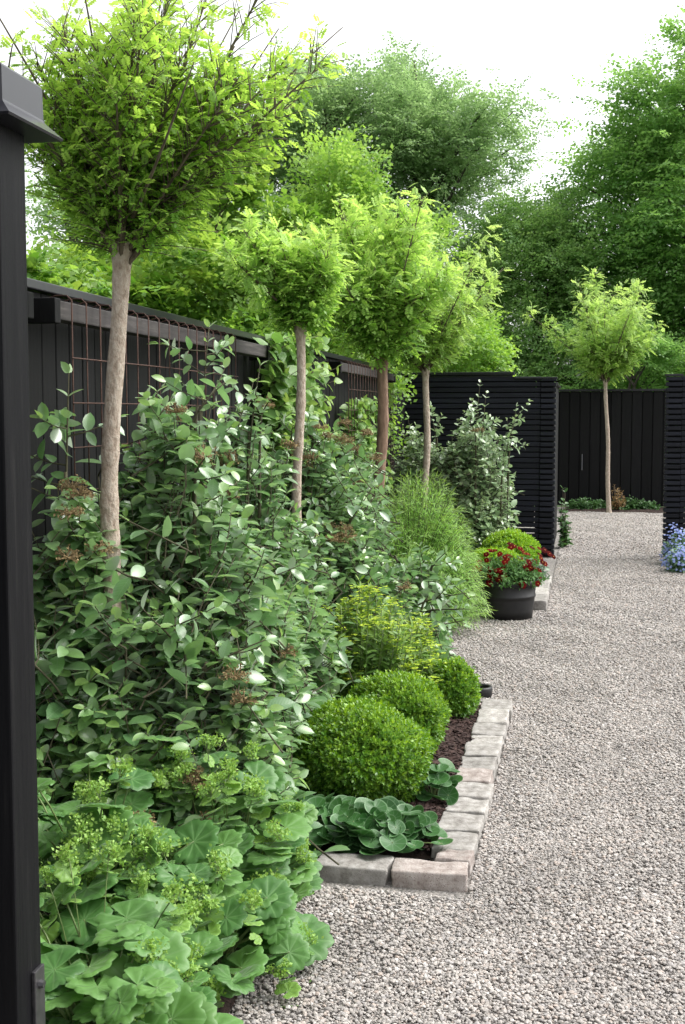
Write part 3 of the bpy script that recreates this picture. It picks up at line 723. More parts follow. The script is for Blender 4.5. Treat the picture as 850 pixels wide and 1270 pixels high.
# standard trees with clear stems ------------------------------------------------
T_PIN = T_pinnate(4, .36, .68, .28)
T_PINF = T_pinnate(4, .34, .6, .28, base=T_quad(.6))
def standard_tree(loc, top, r_base, seed, label, nbr, leaves_per, blen, wide, mat_l, mat_b, leaf=.095, far=False, plumes=0, sticks=0, kink=.02, tend=(0, 0)):
    """loc base, top = (dx, dy, z) of the crown knot"""
    g = np.random.default_rng(seed); root = empty('standard_tree', loc, label, 'tree', 'clipped standard trees with bare stems along the path')
    t = np.linspace(0, 1, 70); top = np.array(top, float)
    pts = np.outer(t, top); pts[:, 0] += kink * np.sin(t * 7 + seed) * np.sin(t * 3.14); pts[:, 1] += kink * .6 * np.sin(t * 5 + 2 * seed) * np.sin(t * 3.14)
    rad = r_base * (1.05 - .25 * t + .35 * np.exp(-t * 18) + .45 * np.exp(-((t - 1) / .035) ** 2)) * (1 + .05 * np.sin(t * 41 + seed) * np.sin(t * 17))
    for kn in g.uniform(.1, .95, 6): rad = rad * (1 + .12 * np.exp(-((t - kn) / .012) ** 2))          # old pruning knuckles
    A = Acc(); A.tubes(pts[None], rad[None], 14); A.build('trunk', mat_b, root)
    K = top
    # limbs: a broom of stiff branches
    ph = g.random(nbr) * 6.28; pol = np.arccos(1 - g.random(nbr) * (1 - math.cos(wide)))
    d = np.stack([np.sin(pol) * np.cos(ph), np.sin(pol) * np.sin(ph), np.cos(pol)], 1)
    ln = blen * g.uniform(.45, 1.12, nbr) * lumps(d, seed + 5, .24)
    P0 = K + np.stack([d[:, 0] * .03, d[:, 1] * .03, -.03 + g.uniform(-.04, .03, nbr)], 1)
    P2 = K + d * ln[:, None] + np.array([tend[0], tend[1], 0]) * ln[:, None]; P1 = (P0 + P2) / 2 - d * np.array([1, 1, 0]) * (ln * .06)[:, None]
    B = Acc(); B.tubes(bez(P0, P1, P2, 8), np.linspace(.0085, .0025, 8)[None] * (r_base / .035) ** .5, 6)
    # bare sticks
    if sticks:
        dd = norm(np.stack([g.normal(size=sticks) * .5 + .25, g.normal(size=sticks) * .5, np.full(sticks, 1.)], 1)); s0 = K + dd * .1; s2 = K + dd * (blen * g.uniform(1.05, 1.6, sticks))[:, None]
        B.tubes(bez(s0, (s0 + s2) / 2 + g.normal(size=(sticks, 3)) * .02, s2, 6), np.linspace(.0065, .0018, 6)[None], 5)
    # twigs off the limbs
    nt = leaves_per; N = nbr * nt
    ti = g.uniform(.05, 1., (nbr, nt)) ** .9; ti = ti.reshape(-1, 1); r = np.repeat(np.arange(nbr), nt)
    S0 = (1 - ti) ** 2 * P0[r] + 2 * ti * (1 - ti) * P1[r] + ti * ti * P2[r]; Tn = norm(P2[r] - P0[r])
    sd = norm(np.cross(Tn, g.normal(size=(N, 3)))); out = norm(S0 - K)
    dl = norm(sd * .8 + Tn * .5 + out * .3 + UP * .15); tl = blen * g.uniform(.12, .30, (N, 1)) * (1.15 - .4 * ti)
    S2 = S0 + dl * tl; S1 = (S0 + S2) / 2 + UP * .012
    if plumes:                                                    # leafy leaders pushing above the crown
        pd = norm(np.stack([g.normal(size=plumes) * .55, g.normal(size=plumes) * .55, np.full(plumes, 1.)], 1)); q0 = K + pd * blen * .45; q2 = K + pd * (blen * g.uniform(1.15, 1.55, plumes))[:, None]
        B.tubes(bez(q0, (q0 + q2) / 2, q2, 6), np.linspace(.007, .002, 6)[None], 5)
        k = 26; tp = g.uniform(.15, 1, (plumes, k)).reshape(-1, 1); rp = np.repeat(np.arange(plumes), k); e0 = q0[rp] + (q2 - q0)[rp] * tp
        dd = norm(g.normal(size=(plumes * k, 3)) + UP * .6); e2 = e0 + dd * blen * .16 * (1.2 - tp * .6)
        S0 = np.concatenate([S0, e0]); S2 = np.concatenate([S2, e2]); S1 = np.concatenate([S1, (e0 + e2) / 2 + UP * .01])
    B.tubes(bez(S0, S1, S2, 4), np.linspace(.0022, .0011, 4)[None], 3)
    B.build('branches', M['twig'], root)
    L = Acc(); T = T_PINF if far else T_PIN
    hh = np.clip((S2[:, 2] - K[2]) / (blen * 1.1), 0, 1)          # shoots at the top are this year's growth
    for j in range(4):
        tt = (.25, .5, .78, 1.)[j]; n = len(S0)
        t_ = np.full((n, 1), tt); Bp = (1 - t_) ** 2 * S0 + 2 * t_ * (1 - t_) * S1 + t_ * t_ * S2; Tn = norm(S2 - S0)
        sd = norm(np.cross(Tn, g.normal(size=(n, 3))))
        D = norm(sd * (.9 if j < 3 else .3) + Tn * .7 - UP * .12); Nn = UP + Tn * .3 + g.normal(size=(n, 3)) * .3
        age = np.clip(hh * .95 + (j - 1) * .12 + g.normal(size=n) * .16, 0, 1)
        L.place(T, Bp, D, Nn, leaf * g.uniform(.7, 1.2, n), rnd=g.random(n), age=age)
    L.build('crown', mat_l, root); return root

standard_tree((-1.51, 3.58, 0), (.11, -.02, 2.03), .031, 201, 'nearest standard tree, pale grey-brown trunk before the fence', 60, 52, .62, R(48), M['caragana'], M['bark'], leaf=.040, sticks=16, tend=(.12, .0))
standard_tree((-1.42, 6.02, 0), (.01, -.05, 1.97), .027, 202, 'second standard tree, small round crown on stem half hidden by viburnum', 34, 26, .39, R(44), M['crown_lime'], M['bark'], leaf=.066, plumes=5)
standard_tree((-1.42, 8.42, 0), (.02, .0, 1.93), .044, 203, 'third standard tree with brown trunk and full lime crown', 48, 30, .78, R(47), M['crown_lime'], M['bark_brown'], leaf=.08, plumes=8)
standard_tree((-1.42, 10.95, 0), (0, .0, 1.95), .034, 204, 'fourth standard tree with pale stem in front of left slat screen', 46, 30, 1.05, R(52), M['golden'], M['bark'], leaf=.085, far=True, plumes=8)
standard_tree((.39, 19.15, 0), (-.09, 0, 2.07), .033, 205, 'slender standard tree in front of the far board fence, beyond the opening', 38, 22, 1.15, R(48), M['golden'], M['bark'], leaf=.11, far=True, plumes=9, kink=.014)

# far trees -----------------------------------------------------------------
GS = np.random.default_rng(77); SPRAYS = [T_spray(GS, n=22, ll=.155, lw=.6, flat=.35) for _ in range(4)]; SPRAYS_BIG = [T_spray(GS, n=12, ll=.3, lw=.62) for _ in range(3)]
def big_tree(loc, h, rx, ry, seed, label, mat, nb=46, per=70, spray=.55, base=.15, trunk_r=.16, droop=.15, cat='tree', name='broadleaf_tree', group='trees behind the fences', big=False, conical=.0, bark='dark_bark', multi=False):
    g = np.random.default_rng(seed); root = empty(name, loc, label, cat, group)
    # bough tips on a lumpy envelope
    d = norm(g.normal(size=(nb, 3))); f = lumps(d, seed, .22, f=2.2) * (.62 + .38 * g.random(nb))
    zc = h * (base + (1 - base) * .48); rz = h * (1 - base) * .52
    tip = np.stack([d[:, 0] * rx * f, d[:, 1] * ry * f, zc + d[:, 2] * rz * f], 1)
    if conical: tip[:, :2] *= (1 - conical * np.clip((tip[:, 2] - zc) / rz, -.3, 1))[:, None]
    tip[:, 2] = np.clip(tip[:, 2], h * base * .6, h)
    B = Acc(); pts = np.array([[[0, 0, 0], [g.normal() * .1, g.normal() * .1, h * .3], [g.normal() * .2, g.normal() * .2, h * .6], [g.normal() * .2, g.normal() * .2, h * .93]]])
    A = Acc(); A.tubes(pts, np.array([[1.25, .9, .5, .1]]) * trunk_r, 9); A.build('trunk', M[bark], root)
    z0 = np.clip(tip[:, 2] - np.hypot(tip[:, 0], tip[:, 1]) * .55 - .1 * h, h * .1, h * .85)
    s0 = np.stack([np.zeros(nb), np.zeros(nb), z0], 1); s1 = (s0 + tip) / 2 + UP * (.06 * h)
    B.tubes(bez(s0, s1, tip, 7), np.linspace(.42, .07, 7)[None] * trunk_r, 5); B.build('limbs', M[bark], root)
    L = Acc(); SP = SPRAYS_BIG if big else SPRAYS
    n = nb * per; r = np.repeat(np.arange(nb), per); t = (1 - g.random(n) ** 1.5 * .75)[:, None]
    P = (1 - t) ** 2 * s0[r] + 2 * t * (1 - t) * s1[r] + t * t * tip[r]
    P = P + g.normal(size=(n, 3)) * np.array([rx * .09, ry * .09, rz * .055])
    out = norm((P - np.array([0, 0, zc])) * np.array([1, 1, .25])); D = norm(out + g.normal(size=(n, 3)) * .45 - UP * droop); Nn = UP + g.normal(size=(n, 3)) * .38 + out * .25
    top = np.clip((P[:, 2] - zc) / rz * .5 + g.normal(size=n) * .3, 0, 1)  # height blend; on the dark trees it places the painted light
    for k, T in enumerate(SP):
        q = (np.arange(n) % len(SP)) == k
        L.place(T, P[q], D[q], Nn[q], spray * g.uniform(.65, 1.25, q.sum()), rnd=g.random(q.sum()), age=top[q] * .5)  # on the dark trees age carries the painted light
    L.build('crown', mat, root); return root

big_tree((-3.85, 28.5, 0), 10.4, 3.3, 2.6, 301, 'grey-green rounded tree in the middle behind the lime crowns', M['bg_mid'], nb=105, per=105, spray=.52)
big_tree((-6.1, 27.5, 0), 10.8, 2.4, 2.3, 302, 'lighter green tree left of the grey-green one, behind nearest crown', M['bg_mid'], nb=50, per=70, spray=.55, conical=.3)
big_tree((2.45, 27.0, 0), 9.9, 3.6, 2.8, 303, 'dark green layered tree filling the upper right corner', M['bg_dark'], nb=110, per=95, spray=.6, base=.05, droop=.05, conical=.25)
big_tree((6.6, 28.5, 0), 10.5, 3.0, 2.6, 304, 'dark green tree at the right picture edge beyond the layered one', M['bg_dark'], nb=50, per=70, spray=.6, base=.05)
big_tree((-.9, 26.5, 0), 6.2, 2.1, 1.8, 305, 'deep green lower tree in the gap between the two tall crowns', M['bg_deep'], nb=60, per=95, spray=.5, base=.05)
big_tree((.9, 23.6, 0), 3.3, 1.8, 1.2, 306, 'mid green bush showing over the far board fence', M['bg_dark'], nb=36, per=60, spray=.42, base=.05, trunk_r=.06, name='bush', cat='bush')
big_tree((3.3, 23.0, 0), 3.6, 1.6, 1.2, 307, 'mid green bush over the far fence, at the right of the slender tree', M['bg_dark'], nb=36, per=60, spray=.42, base=.05, trunk_r=.06, name='bush', cat='bush')
big_tree((-10.5, 24, 0), 6.0, 3.4, 2.6, 308, 'green tree far behind the fence, glimpsed left of nearest trunk', M['bg_mid'], nb=44, per=60, spray=.6, base=.03)
# lime and golden bushes just behind the long fence
SG = 'bushes behind the long fence'
big_tree((-3.35, 6.3, 0), 2.75, .95, 1.1, 311, 'lime bush over the fence between gate post and nearest trunk', M['lime'], nb=50, per=95, spray=.22, base=.2, trunk_r=.035, name='bush', cat='bush', group=SG, big=True, bark='twig')
big_tree((-3.25, 8.4, 0), 2.9, .95, 1.2, 312, 'lime bush over the fence right of the nearest trunk', M['lime'], nb=46, per=95, spray=.22, base=.2, trunk_r=.035, name='bush', cat='bush', group=SG, big=True, bark='twig')
big_tree((-3.5, 11.2, 0), 3.9, 1.1, 1.2, 313, 'yellow-green bush with reddish tips behind the second crown', M['lime'], nb=46, per=90, spray=.26, base=.2, trunk_r=.04, name='bush', cat='bush', group=SG, big=True, bark='twig')
big_tree((-2.45, 12.2, 0), 4.25, .8, 1.0, 314, 'golden bush with upright plumes between second and third crown', M['golden'], nb=40, per=46, spray=.34, base=.2, trunk_r=.04, name='bush', cat='bush', group=SG, bark='twig')
big_tree((-1.85, 15.4, 0), 3.75, .9, 1.0, 315, 'golden bush behind the left slat screen, right of the fourth crown', M['golden'], nb=44, per=50, spray=.38, base=.2, trunk_r=.04, name='bush', cat='bush', group=SG, bark='twig')
big_tree((-4.6, 10.0, 0), 2.8, 1.5, 2.2, 316, 'dense green bush deeper behind the lime ones', M['lime'], nb=44, per=50, spray=.42, base=.02, trunk_r=.05, name='bush', cat='bush', group=SG)
big_tree((-4.8, 15.5, 0), 4.2, 1.8, 2.0, 317, 'broad green bush behind the golden plumes', M['bg_mid'], nb=44, per=60, spray=.45, base=.02, trunk_r=.06, name='bush', cat='bush', group=SG)

# box balls -------------------------------------------------------------------
def T_sprig(g, n=9, ll=.42):
    P = []; D = []; N = []; S = []
    for i in range(n):
        t = i / (n - 1); a = i * 2.4
        P.append((0, .75 * t, 0)); D.append((math.cos(a) * (1 - .5 * t), .55 + .4 * t, math.sin(a) * (1 - .5 * t))); N.append((-math.cos(a) * .4, 1, -math.sin(a) * .4)); S.append(ll * (1 - .3 * t))
    return T_multi(T_quad(.55), P, D, N, S)
SPRIG = T_sprig(np.random.default_rng(3))
def ball(name, loc, rx, rz, n, seed, label, cat, group, mat, size=.05, low=-.75, spiky=.3):
    g = np.random.default_rng(seed); root = empty(name, loc, label, cat, group)
    d = norm(g.normal(size=(int(n * 1.6), 3))); d = d[d[:, 2] > low][:n]; n = len(d)
    f = lumps(d, seed, .055, f=4.5) * (1 - .16 * g.random(n) ** 1.5)
    P = d * np.array([rx, rx, rz]) * f[:, None] + np.array([0, 0, rz * .92]); P[:, 2] = np.maximum(P[:, 2], .02)
    L = Acc(); D = norm(d + g.normal(size=(n, 3)) * spiky + UP * .3)
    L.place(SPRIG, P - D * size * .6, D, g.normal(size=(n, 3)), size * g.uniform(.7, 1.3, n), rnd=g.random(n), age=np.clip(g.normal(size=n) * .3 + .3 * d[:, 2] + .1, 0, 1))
    L.build('foliage', mat, root)
    W = Acc(); k = 60; q = g.choice(n, k); e = P[q] * .93; b0 = np.zeros((k, 3)); b0[:, :2] = g.normal(size=(k, 2)) * .02
    W.tubes(bez(b0, e * np.array([.4, .4, .6]), e, 6), np.linspace(.006, .002, 6)[None], 4)
    W.build('stems', M['dark_bark'], root); return root
BG = 'clipped box balls at the bed edge'
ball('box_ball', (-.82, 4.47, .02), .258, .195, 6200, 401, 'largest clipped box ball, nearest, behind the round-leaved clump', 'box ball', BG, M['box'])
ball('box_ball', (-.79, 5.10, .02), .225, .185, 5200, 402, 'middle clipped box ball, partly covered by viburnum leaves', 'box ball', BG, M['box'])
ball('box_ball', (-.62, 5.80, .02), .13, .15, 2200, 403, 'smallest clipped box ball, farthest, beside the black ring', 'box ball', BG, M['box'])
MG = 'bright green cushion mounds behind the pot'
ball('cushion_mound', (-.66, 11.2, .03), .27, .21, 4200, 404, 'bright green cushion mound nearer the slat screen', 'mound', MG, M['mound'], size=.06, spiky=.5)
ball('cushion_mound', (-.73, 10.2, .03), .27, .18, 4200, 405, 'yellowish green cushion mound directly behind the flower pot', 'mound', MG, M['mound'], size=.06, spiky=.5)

# lady's mantle ------------------------------------------------------------------
T_FAN = T_fan(9, cup=.16, pleat=.034); T_FANS = T_fan(7, cup=.3, pleat=.06)
def mantle(loc, r, h, nl, nf, seed, label, lean=(0, 0)):
    g = np.random.default_rng(seed); root = empty('ladys_mantle', loc, label, 'plant', "lady's mantle plants in the foreground")
    tips = dome_tips(nl, r, r, h, g, seed, low=.18, amp=.15, shell=.55, sharp=.8); tips[:, 0] += lean[0] * tips[:, 2]; tips[:, 1] += lean[1] * tips[:, 2]
    b0 = np.stack([g.normal(size=nl) * .04, g.normal(size=nl) * .04, np.full(nl, .02)], 1); b1 = tips * np.array([.4, .4, .75])
    out = norm(tips * np.array([1, 1, 0]) + 1e-6)
    S = Acc(); S.tubes(bez(b0, b1, tips, 7), .0026, 5); S.build('leaf_stalks', M['petiole'], root)
    L = Acc(); Nn = norm(UP * 1. + out * g.uniform(.15, .95, (nl, 1)) + g.normal(size=(nl, 3)) * .22 + np.array([.1, -.28, 0])); D = norm(out + g.normal(size=(nl, 3)) * .25)
    sz = (.07 + .125 * g.random(nl) ** .8) * (.75 + .25 * (1 - tips[:, 2] / h))
    L.place(T_FAN, tips, D, Nn, sz, rnd=g.random(nl), age=g.random(nl) * .25)
    L.build('leaves', M['alch'], root)
    ft = dome_tips(nf, r * .95, r * .95, h * 1.12, g, seed + 1, low=.2, amp=.15, shell=.75); ft[:, 0] += lean[0] * ft[:, 2]; ft[:, 1] += lean[1] * ft[:, 2]
    F = Acc(); b0 = ft * np.array([.25, .25, .15]); F.tubes(bez(b0, ft * np.array([.6, .6, .72]), ft, 6), .0018, 4, mi=1)
    # branching clusters of tiny flowers plus small collar leaves
    k = 7; c = np.repeat(ft, k, 0) + g.normal(size=(nf * k, 3)) * np.array([.015, .015, .009]) + UP * .010
    F.tubes(np.stack([np.repeat(ft, k, 0) - UP * .02, c], 1), .001, 3, mi=1)
    q = 26; P = np.repeat(c, q, 0) + g.normal(size=(nf * k * q, 3)) * .0075
    F.place(T_quad(.75), P, g.normal(size=P.shape) + UP * .4, g.normal(size=P.shape) + UP, g.uniform(.007, .013, len(P)), mi=0)
    F.build('flower_clusters', [M['alchflower'], M['petiole']], root)
    C = Acc(); cl = np.repeat(ft, 4, 0) - UP * g.uniform(.008, .15, (nf * 4, 1)); dd = norm(g.normal(size=(nf * 4, 3)) * np.array([1, 1, .2])); C.place(T_FANS, cl + dd * .01, dd, UP + dd * -.2 + g.normal(size=dd.shape) * .4, g.uniform(.035, .075, nf * 4), rnd=g.random(nf * 4), age=g.uniform(.25, 1, nf * 4))
    C.build('small_leaves', M['alch'], root); return root
mantle((-1.04, 3.38, 0), .31, .50, 95, 40, 501, "lady's mantle tallest and nearest the box ball, spilling over the front edging")
mantle((-1.30, 3.56, 0), .34, .54, 76, 30, 502, "lady's mantle under the viburnum, at the back of its clump")
mantle((-1.30, 3.02, 0), .36, .56, 95, 38, 503, "lady's mantle beside the black gate post, half way up the post")
mantle((-.95, 2.95, 0), .31, .36, 90, 32, 504, "lady's mantle with the largest low leaves lying over the gravel")
mantle((-1.12, 2.60, 0), .34, .42, 84, 32, 505, "lady's mantle at the bottom picture edge near the hinge plate")

mantle((-1.02, 2.38, 0), .30, .34, 70, 18, 506, "lady's mantle lowest in the bottom left corner, cut by the bottom edge")

# round-leaved ground cover ---------------------------------------------------------
T_RND = T_round()
def asarum(loc, r, h, n, seed, label, size=.074):
    g = np.random.default_rng(seed); root = empty('round_leaved_plant', loc, label, 'plant', 'round-leaved plants by the edging')
    tips = dome_tips(n, r[0], r[1], h, g, seed, low=.12, amp=.12, shell=.4, sharp=.75)
    b0 = np.stack([tips[:, 0] * .3, tips[:, 1] * .3, np.full(n, .02)], 1); S = Acc(); S.tubes(bez(b0, tips * np.array([.6, .6, .8]), tips, 6), .0022, 5); S.build('leaf_stalks', M['petiole'], root)
    out = norm(tips * np.array([1, 1, 0]) + 1e-6); L = Acc()
    L.place(T_RND, tips, norm(out + g.normal(size=(n, 3)) * .5), UP + out * g.uniform(.0, .45, (n, 1)) + np.array([.08, -.34, 0]) + g.normal(size=(n, 3)) * .16, size * g.uniform(.8, 1.25, n), rnd=g.random(n))
    L.build('leaves', M['asarum'], root); return root
asarum((-.76, 4.00, .03), (.31, .16), .135, 240, 601, 'wide clump of round glossy leaves in front of the largest box ball')
asarum((-.545, 4.50, .04), (.085, .12), .13, 26, 602, 'small clump of round glossy leaves against the side edging stones', size=.066)

# feathery shrub -----------------------------------------------------------------
T_BLADE = T_leaf(.062, rows=5, fold=.1, droop=.35, peak=.35)
def feather(loc, rx, ry, h, n, seed, label):
    g = np.random.default_rng(seed); root = empty('feathery_shrub', loc, label, 'shrub')
    tips = dome_tips(n, rx, ry, h, g, seed, low=.08, amp=.16, shell=.45, sharp=.85); v = norm(tips * np.array([1, 1, .6]))
    st = tips - v * .26 - UP * .1; st[:, 2] = np.maximum(st[:, 2], .02); mid = (st + tips) / 2 + UP * .06
    L = Acc(); twig_leaves(L, T_BLADE, st, mid, tips - UP * .03, 8, .1, .066, g, alpha=.7, droop=.4, pair=True, tipgrow=.85, updir=.8)
    L.build('foliage', M['bamboo'], root)
    W = Acc(); W.tubes(bez(st, mid, tips - UP * .03, 5), .0016, 3); sub = g.choice(n, n // 4, replace=False); b0 = g.normal(size=(len(sub), 3)) * .06; b0[:, 2] = 0
    W.tubes(bez(b0, st[sub] * np.array([.4, .4, .8]), st[sub], 6), np.linspace(.006, .0025, 6)[None], 4); W.build('stems', M['greenstem'], root); return root
feather((-1.22, 8.55, 0), .58, .68, 1.02, 3200, 701, 'feathery yellow-green shrub with narrow drooping leaves, left of the flower pot')

# spurge -------------------------------------------------------------------------
T_NAR = T_leaf(.3, rows=4, fold=.1, droop=.15, peak=.55)
def spurge(loc, rx, ry, h, n, seed, label):
    g = np.random.default_rng(seed); root = empty('spurge', loc, label, 'plant', 'yellow spurges in the bed')
    tips = dome_tips(n, rx, ry, h, g, seed, low=.2, amp=.15, shell=.7, sharp=.75); st = tips * np.array([.55, .55, .25]); mid = tips * np.array([.9, .9, .6])
    S = Acc(); S.tubes(bez(st, mid, tips, 6), .0025, 4); S.build('stems', M['petiole'], root)
    L = Acc(); twig_leaves(L, T_NAR, st, mid, tips, 11, .3, .055, g, alpha=.3, droop=.1, pair=True); L.build('foliage', M['euph'], root)
    F = Acc(); fl = tips[g.random(n) < .62]; k = 9; c = np.repeat(fl, k, 0) + g.normal(size=(len(fl) * k, 3)) * np.array([.024, .024, .010]) + UP * .01
    q = 4; P = np.repeat(c, q, 0); a = g.random(len(P)) * 6.28; D = np.stack([np.cos(a), np.sin(a), np.full(len(P), .25)], 1)
    F.place(T_diamond(.8), P, D, np.tile(UP, (len(P), 1)), g.uniform(.012, .021, len(P))); F.build('flower_clusters', M['euphflower'], root); return root
spurge((-1.06, 5.66, 0), .44, .28, .66, 260, 801, 'yellow-flowered spurge behind the middle box ball')
spurge((-.88, 6.15, 0), .22, .24, .50, 70, 802, 'smaller yellow-green spurge nearer the gravel, behind the smallest box ball')

# climbers on the fence ---------------------------------------------------------------
T_HEART = T_leaf(.8, rows=5, fold=.1, droop=.2, peak=.33)
def climber(loc, wy, h, n, seed, label, depth=.2, size=.085):
    g = np.random.default_rng(seed); root = empty('climbing_plant', loc, label, 'climber', 'climbing plants on the fence')
    y = g.uniform(-1, 1, n); z = g.random(n) ** .8; y *= wy * (1 - .35 * np.abs(z - .6)); tips = np.stack([g.random(n) * depth + .02, y, .25 + z * (h - .25)], 1)
    st = tips - np.stack([tips[:, 0] * .8, g.normal(size=n) * .06, np.full(n, .12)], 1); mid = (st + tips) / 2 + UP * .03
    L = Acc(); twig_leaves(L, T_HEART, st, mid, tips, 4, .2, size, g, alpha=.3, droop=.4, tipgrow=.6); L.build('foliage', M['vine'], root)
    W = Acc(); W.tubes(bez(st, mid, tips, 4), .002, 4)
    b = np.zeros((9, 3)); e = np.stack([np.full(9, .03), g.uniform(-1, 1, 9) * wy * .7, g.uniform(.6, 1, 9) * h], 1); W.tubes(bez(b, e * np.array([1, .8, .5]), e, 8), np.linspace(.007, .003, 8)[None], 5); W.build('stems', M['twig'], root); return root
climber((-1.84, 7.2, 0), .50, 2.0, 280, 901, 'bright climbing plant reaching the fence top behind the second trunk', depth=.28, size=.092)
climber((-1.84, 9.75, 0), .60, 1.66, 200, 902, 'bright climbing plant half way up fence, left of the third trunk', size=.085)

# pot with red flowers ----------------------------------------------------------------
pot = empty('flower_pot', (-.56, 9.02, 0), 'round black flower pot on the gravel, planted with red flowers', 'pot'); pot.scale = (1.18, 1.18, 1.1)
obj_from_bm('body', lathe([(.163, .004), (.168, .0), (.173, .06), (.182, .13), (.1825, .145), (.188, .15), (.189, .165), (.184, .17), (.190, .225)], 48, True), M['plastic'], pot, True)
obj_from_bm('rim', lathe([(.190, .226), (.199, .228), (.202, .236), (.202, .262), (.198, .268), (.186, .266), (.182, .25), (.176, .22), (.168, .215), (.0, .218)], 48), M['plastic'], pot, True)
def flowerplant(loc, r, h, n, nf, seed, name, label, cat, leafmat, petal, eye, lsize=.04, fsize=.03, group=None, petals=5, low=.1, single=False):
    g = np.random.default_rng(seed); root = empty(name, loc, label, cat, group)
    tips = dome_tips(n, r, r, h, g, seed, low=low, amp=.15, shell=.5, sharp=.8); st = tips * np.array([.4, .4, .2]); mid = tips * np.array([.7, .7, .75])
    S = Acc(); S.tubes(bez(st, mid, tips, 5), .0018, 4); S.build('stems', M['petiole'], root)
    L = Acc(); twig_leaves(L, T_leaf(.5, rows=4), st, mid, tips, 5, .3, lsize, g, alpha=.4, droop=.2); L.build('foliage', leafmat, root)
    ft = dome_tips(nf, r * 1.05, r * 1.05, h * 1.08, g, seed + 3, low=low, amp=.14, shell=.78, sharp=.7); nrm = norm(ft * np.array([1, 1, .8]) + np.array([.1, -.5, .35]) * r * 2 + g.normal(size=ft.shape) * .06)
    a_ = norm(np.cross(nrm, g.normal(size=ft.shape))); b_ = np.cross(nrm, a_)
    if single:                                                   # every flower a part, its eye a sub-part
        for i in range(nf):
            F = Acc(); E = Acc(); q = slice(i, i + 1); o_ = np.zeros((1, 3)); rr = g.random(1); sz = fsize * g.uniform(.8, 1.2)
            for k in range(petals):
                an = 6.283 * k / petals; F.place(T_leaf(.95, rows=4, fold=-.05, droop=.2, peak=.6), o_, a_[q] * math.cos(an) + b_[q] * math.sin(an) + nrm[q] * .15, nrm[q], sz * .6, rnd=rr)
            fo = F.build('flower', petal, root, loc=ft[i])
            for k in range(4):
                an = 6.283 * k / 4; E.place(T_quad(.9), o_ + nrm[q] * fsize * .06, a_[q] * math.cos(an) + b_[q] * math.sin(an) + nrm[q] * .3, nrm[q], fsize * .085)
            E.build('flower_centre', eye, fo)
        return root
    F = Acc(); E = Acc()
    for k in range(petals):
        an = 6.283 * k / petals; F.place(T_leaf(.95, rows=4, fold=-.05, droop=.2, peak=.6), ft, a_ * math.cos(an) + b_ * math.sin(an) + nrm * .15, nrm, fsize * g.uniform(.8, 1.2, nf) * .6, rnd=g.random(nf))
    F.build('flowers', petal, root)['kind'] = 'stuff'
    for k in range(4):
        an = 6.283 * k / 4; E.place(T_quad(.9), ft + nrm * fsize * .06, a_ * math.cos(an) + b_ * math.sin(an) + nrm * .3, nrm, fsize * .17)
    E.build('flower_centres', eye, root)['kind'] = 'stuff'; return root
flowerplant((-.55, 9.02, .23), .31, .25, 260, 98, 951, 'red_flower_plant', 'dark red flowers with small green leaves growing in black pot', 'flowers', M['potleaf'], M['red'], M['yellow'], fsize=.043, single=True)
for i, (x, y, r, h, lb) in enumerate(((.96, 12.0, .20, .26, 'blue forget-me-nots nearest, at the right picture edge'), (.97, 12.5, .20, .36, 'blue forget-me-nots between the nearest ones and the right slat screen'),
                                      (1.25, 12.2, .22, .32, 'blue forget-me-nots cut by the right picture edge'))):
    flowerplant((x, y, 0), r, h, 110, 230, 960 + i, 'blue_flower_plant', lb, 'flowers', M['blueleaf'], M['blue'], M['yellow'], lsize=.05, fsize=.022, group='blue flowers by the right screen', low=.05)
flowerplant((-.43, 10.75, .03), .12, .2, 90, 6, 970, 'grey_leaved_plant', 'small grey-green leafy plant between mound and edging behind the pot', 'plant', M['greygreen'], M['greygreen'], M['greygreen'], lsize=.06)
# black ring
o = obj_from_bm('black_ring', lathe([(.062, .0), (.066, .004), (.068, .05), (.064, .058), (.052, .058), (.048, .05), (.046, .006), (.062, .0)], 40), M['plastic'], None, True, (-.53, 6.40, .002))
tag(o, 'small black plastic ring lying on gravel at end of the edging stones', 'plastic ring')
# low plants along the far fence
for i, (x, y, r, h, lb) in enumerate(((-.02, 19.5, .28, .16, 'low dark green plant by far fence, left of the slender tree'), (.62, 19.55, .28, .20, 'low dark green plant at foot of the slender tree, right side'),
                                      (.95, 19.6, .22, .16, 'low green plant in front of far fence, nearest the right screen'), (.25, 19.75, .22, .14, 'low green plant right behind the slender tree stem'))):
    g = np.random.default_rng(980 + i); root = empty('low_plant', (x, y, .02), lb, 'plant', 'low plants along the far fence'); n = 130
    tips = dome_tips(n, r, r * .7, h, g, 990 + i, low=.1); st = tips * np.array([.6, .6, .1]); L = Acc(); twig_leaves(L, T_VIB_FAR, st, (st + tips) / 2, tips, 4, .3, .055, g, alpha=.3, droop=.2); L.build('foliage', M['low'], root)
    S = Acc(); S.tubes(bez(st, (st + tips) / 2, tips, 4), .002, 3); S.build('stems', M['petiole'], root)
g = np.random.default_rng(995); root = empty('russet_plant', (.52, 19.4, .02), 'small reddish-brown plant beside the slender tree stem', 'plant'); n = 40
tips = dome_tips(n, .13, .13, .42, g, 995, low=.3); st = tips * np.array([.3, .3, .1]); L = Acc(); twig_leaves(L, T_NAR, st, (st + tips) / 2, tips, 6, .3, .05, g); L.build('foliage', M['russet'], root)
S = Acc(); S.tubes(bez(st, (st + tips) / 2, tips, 4), .003, 4); S.build('stems', M['twig'], root)
g = np.random.default_rng(996); root = empty('small_shrub', (-.20, 14.0, 0), 'small dark leafy plant at the base of the return wall in the opening', 'plant'); n = 36
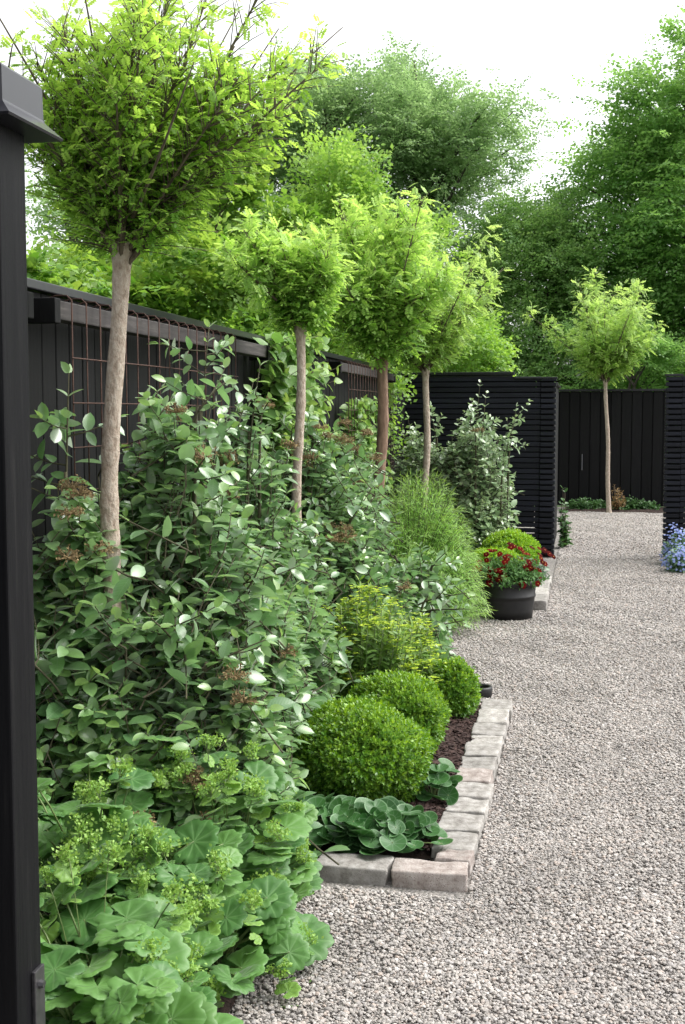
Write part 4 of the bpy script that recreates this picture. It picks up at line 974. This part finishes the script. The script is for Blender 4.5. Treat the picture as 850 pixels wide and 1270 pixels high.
tips = dome_tips(n, .10, .12, .62, g, 996, low=.05); tips[:, 0] = np.abs(tips[:, 0]) - .06; st = tips * np.array([.3, .3, .3]); L = Acc(); twig_leaves(L, T_VIB_FAR, st, (st + tips) / 2, tips, 3, .4, .07, g); L.build('foliage', M['low'], root)
S = Acc(); S.tubes(bez(st * np.array([1, 1, 0]), (st + tips) / 2, tips, 5), .003, 4); S.build('stems', M['twig'], root)

# ------------------------------------------------------------------ light, world, camera
SUN_EL, SUN_AZ = R(52), R(70)       # azimuth measured from +Y towards +X
w = bpy.data.worlds.new('World'); SC.world = w; w.use_nodes = True
nt = w.node_tree; nt.nodes.clear(); N, L = nt.nodes, nt.links
sky = N.new('ShaderNodeTexSky'); sky.sky_type = 'NISHITA'; sky.sun_disc = False; sky.sun_elevation = SUN_EL; sky.sun_rotation = SUN_AZ; sky.air_density = 1.; sky.dust_density = 4.; sky.ozone_density = 1.
hs = N.new('ShaderNodeHueSaturation'); hs.inputs['Saturation'].default_value = .14; L.new(sky.outputs[0], hs.inputs['Color'])
bg = N.new('ShaderNodeBackground'); bg.inputs['Strength'].default_value = .15; L.new(hs.outputs[0], bg.inputs[0])
wo = N.new('ShaderNodeOutputWorld'); L.new(bg.outputs[0], wo.inputs[0])
sd = bpy.data.lights.new('sun', 'SUN'); sd.energy = .8; sd.angle = R(40); sd.color = (1, .96, .89)
so = bpy.data.objects.new('sun', sd); COL.objects.link(so)
dirv = Vector((math.sin(SUN_AZ) * math.cos(SUN_EL), math.cos(SUN_AZ) * math.cos(SUN_EL), math.sin(SUN_EL)))
so.rotation_euler = dirv.to_track_quat('Z', 'Y').to_euler(); so.location = (3, 0, 8)
cd = bpy.data.cameras.new('camera'); cam = bpy.data.objects.new('camera', cd); COL.objects.link(cam)
cd.sensor_width = 36; cd.lens = 36 * 1500 / 1270; cd.clip_start = .05; cd.clip_end = 1000
cam.location = (0, 0, 1.5); cam.rotation_euler = (R(90) - math.atan(119 / 1500), 0, R(11.3)); SC.camera = cam
SC.view_settings.view_transform = 'Standard'; SC.view_settings.look = 'None'; SC.view_settings.gamma = 1; SC.view_settings.exposure = 1.45
cy = SC.cycles; cy.max_bounces = 8; cy.diffuse_bounces = 6; cy.glossy_bounces = 3; cy.transmission_bounces = 4; cy.use_denoising = True
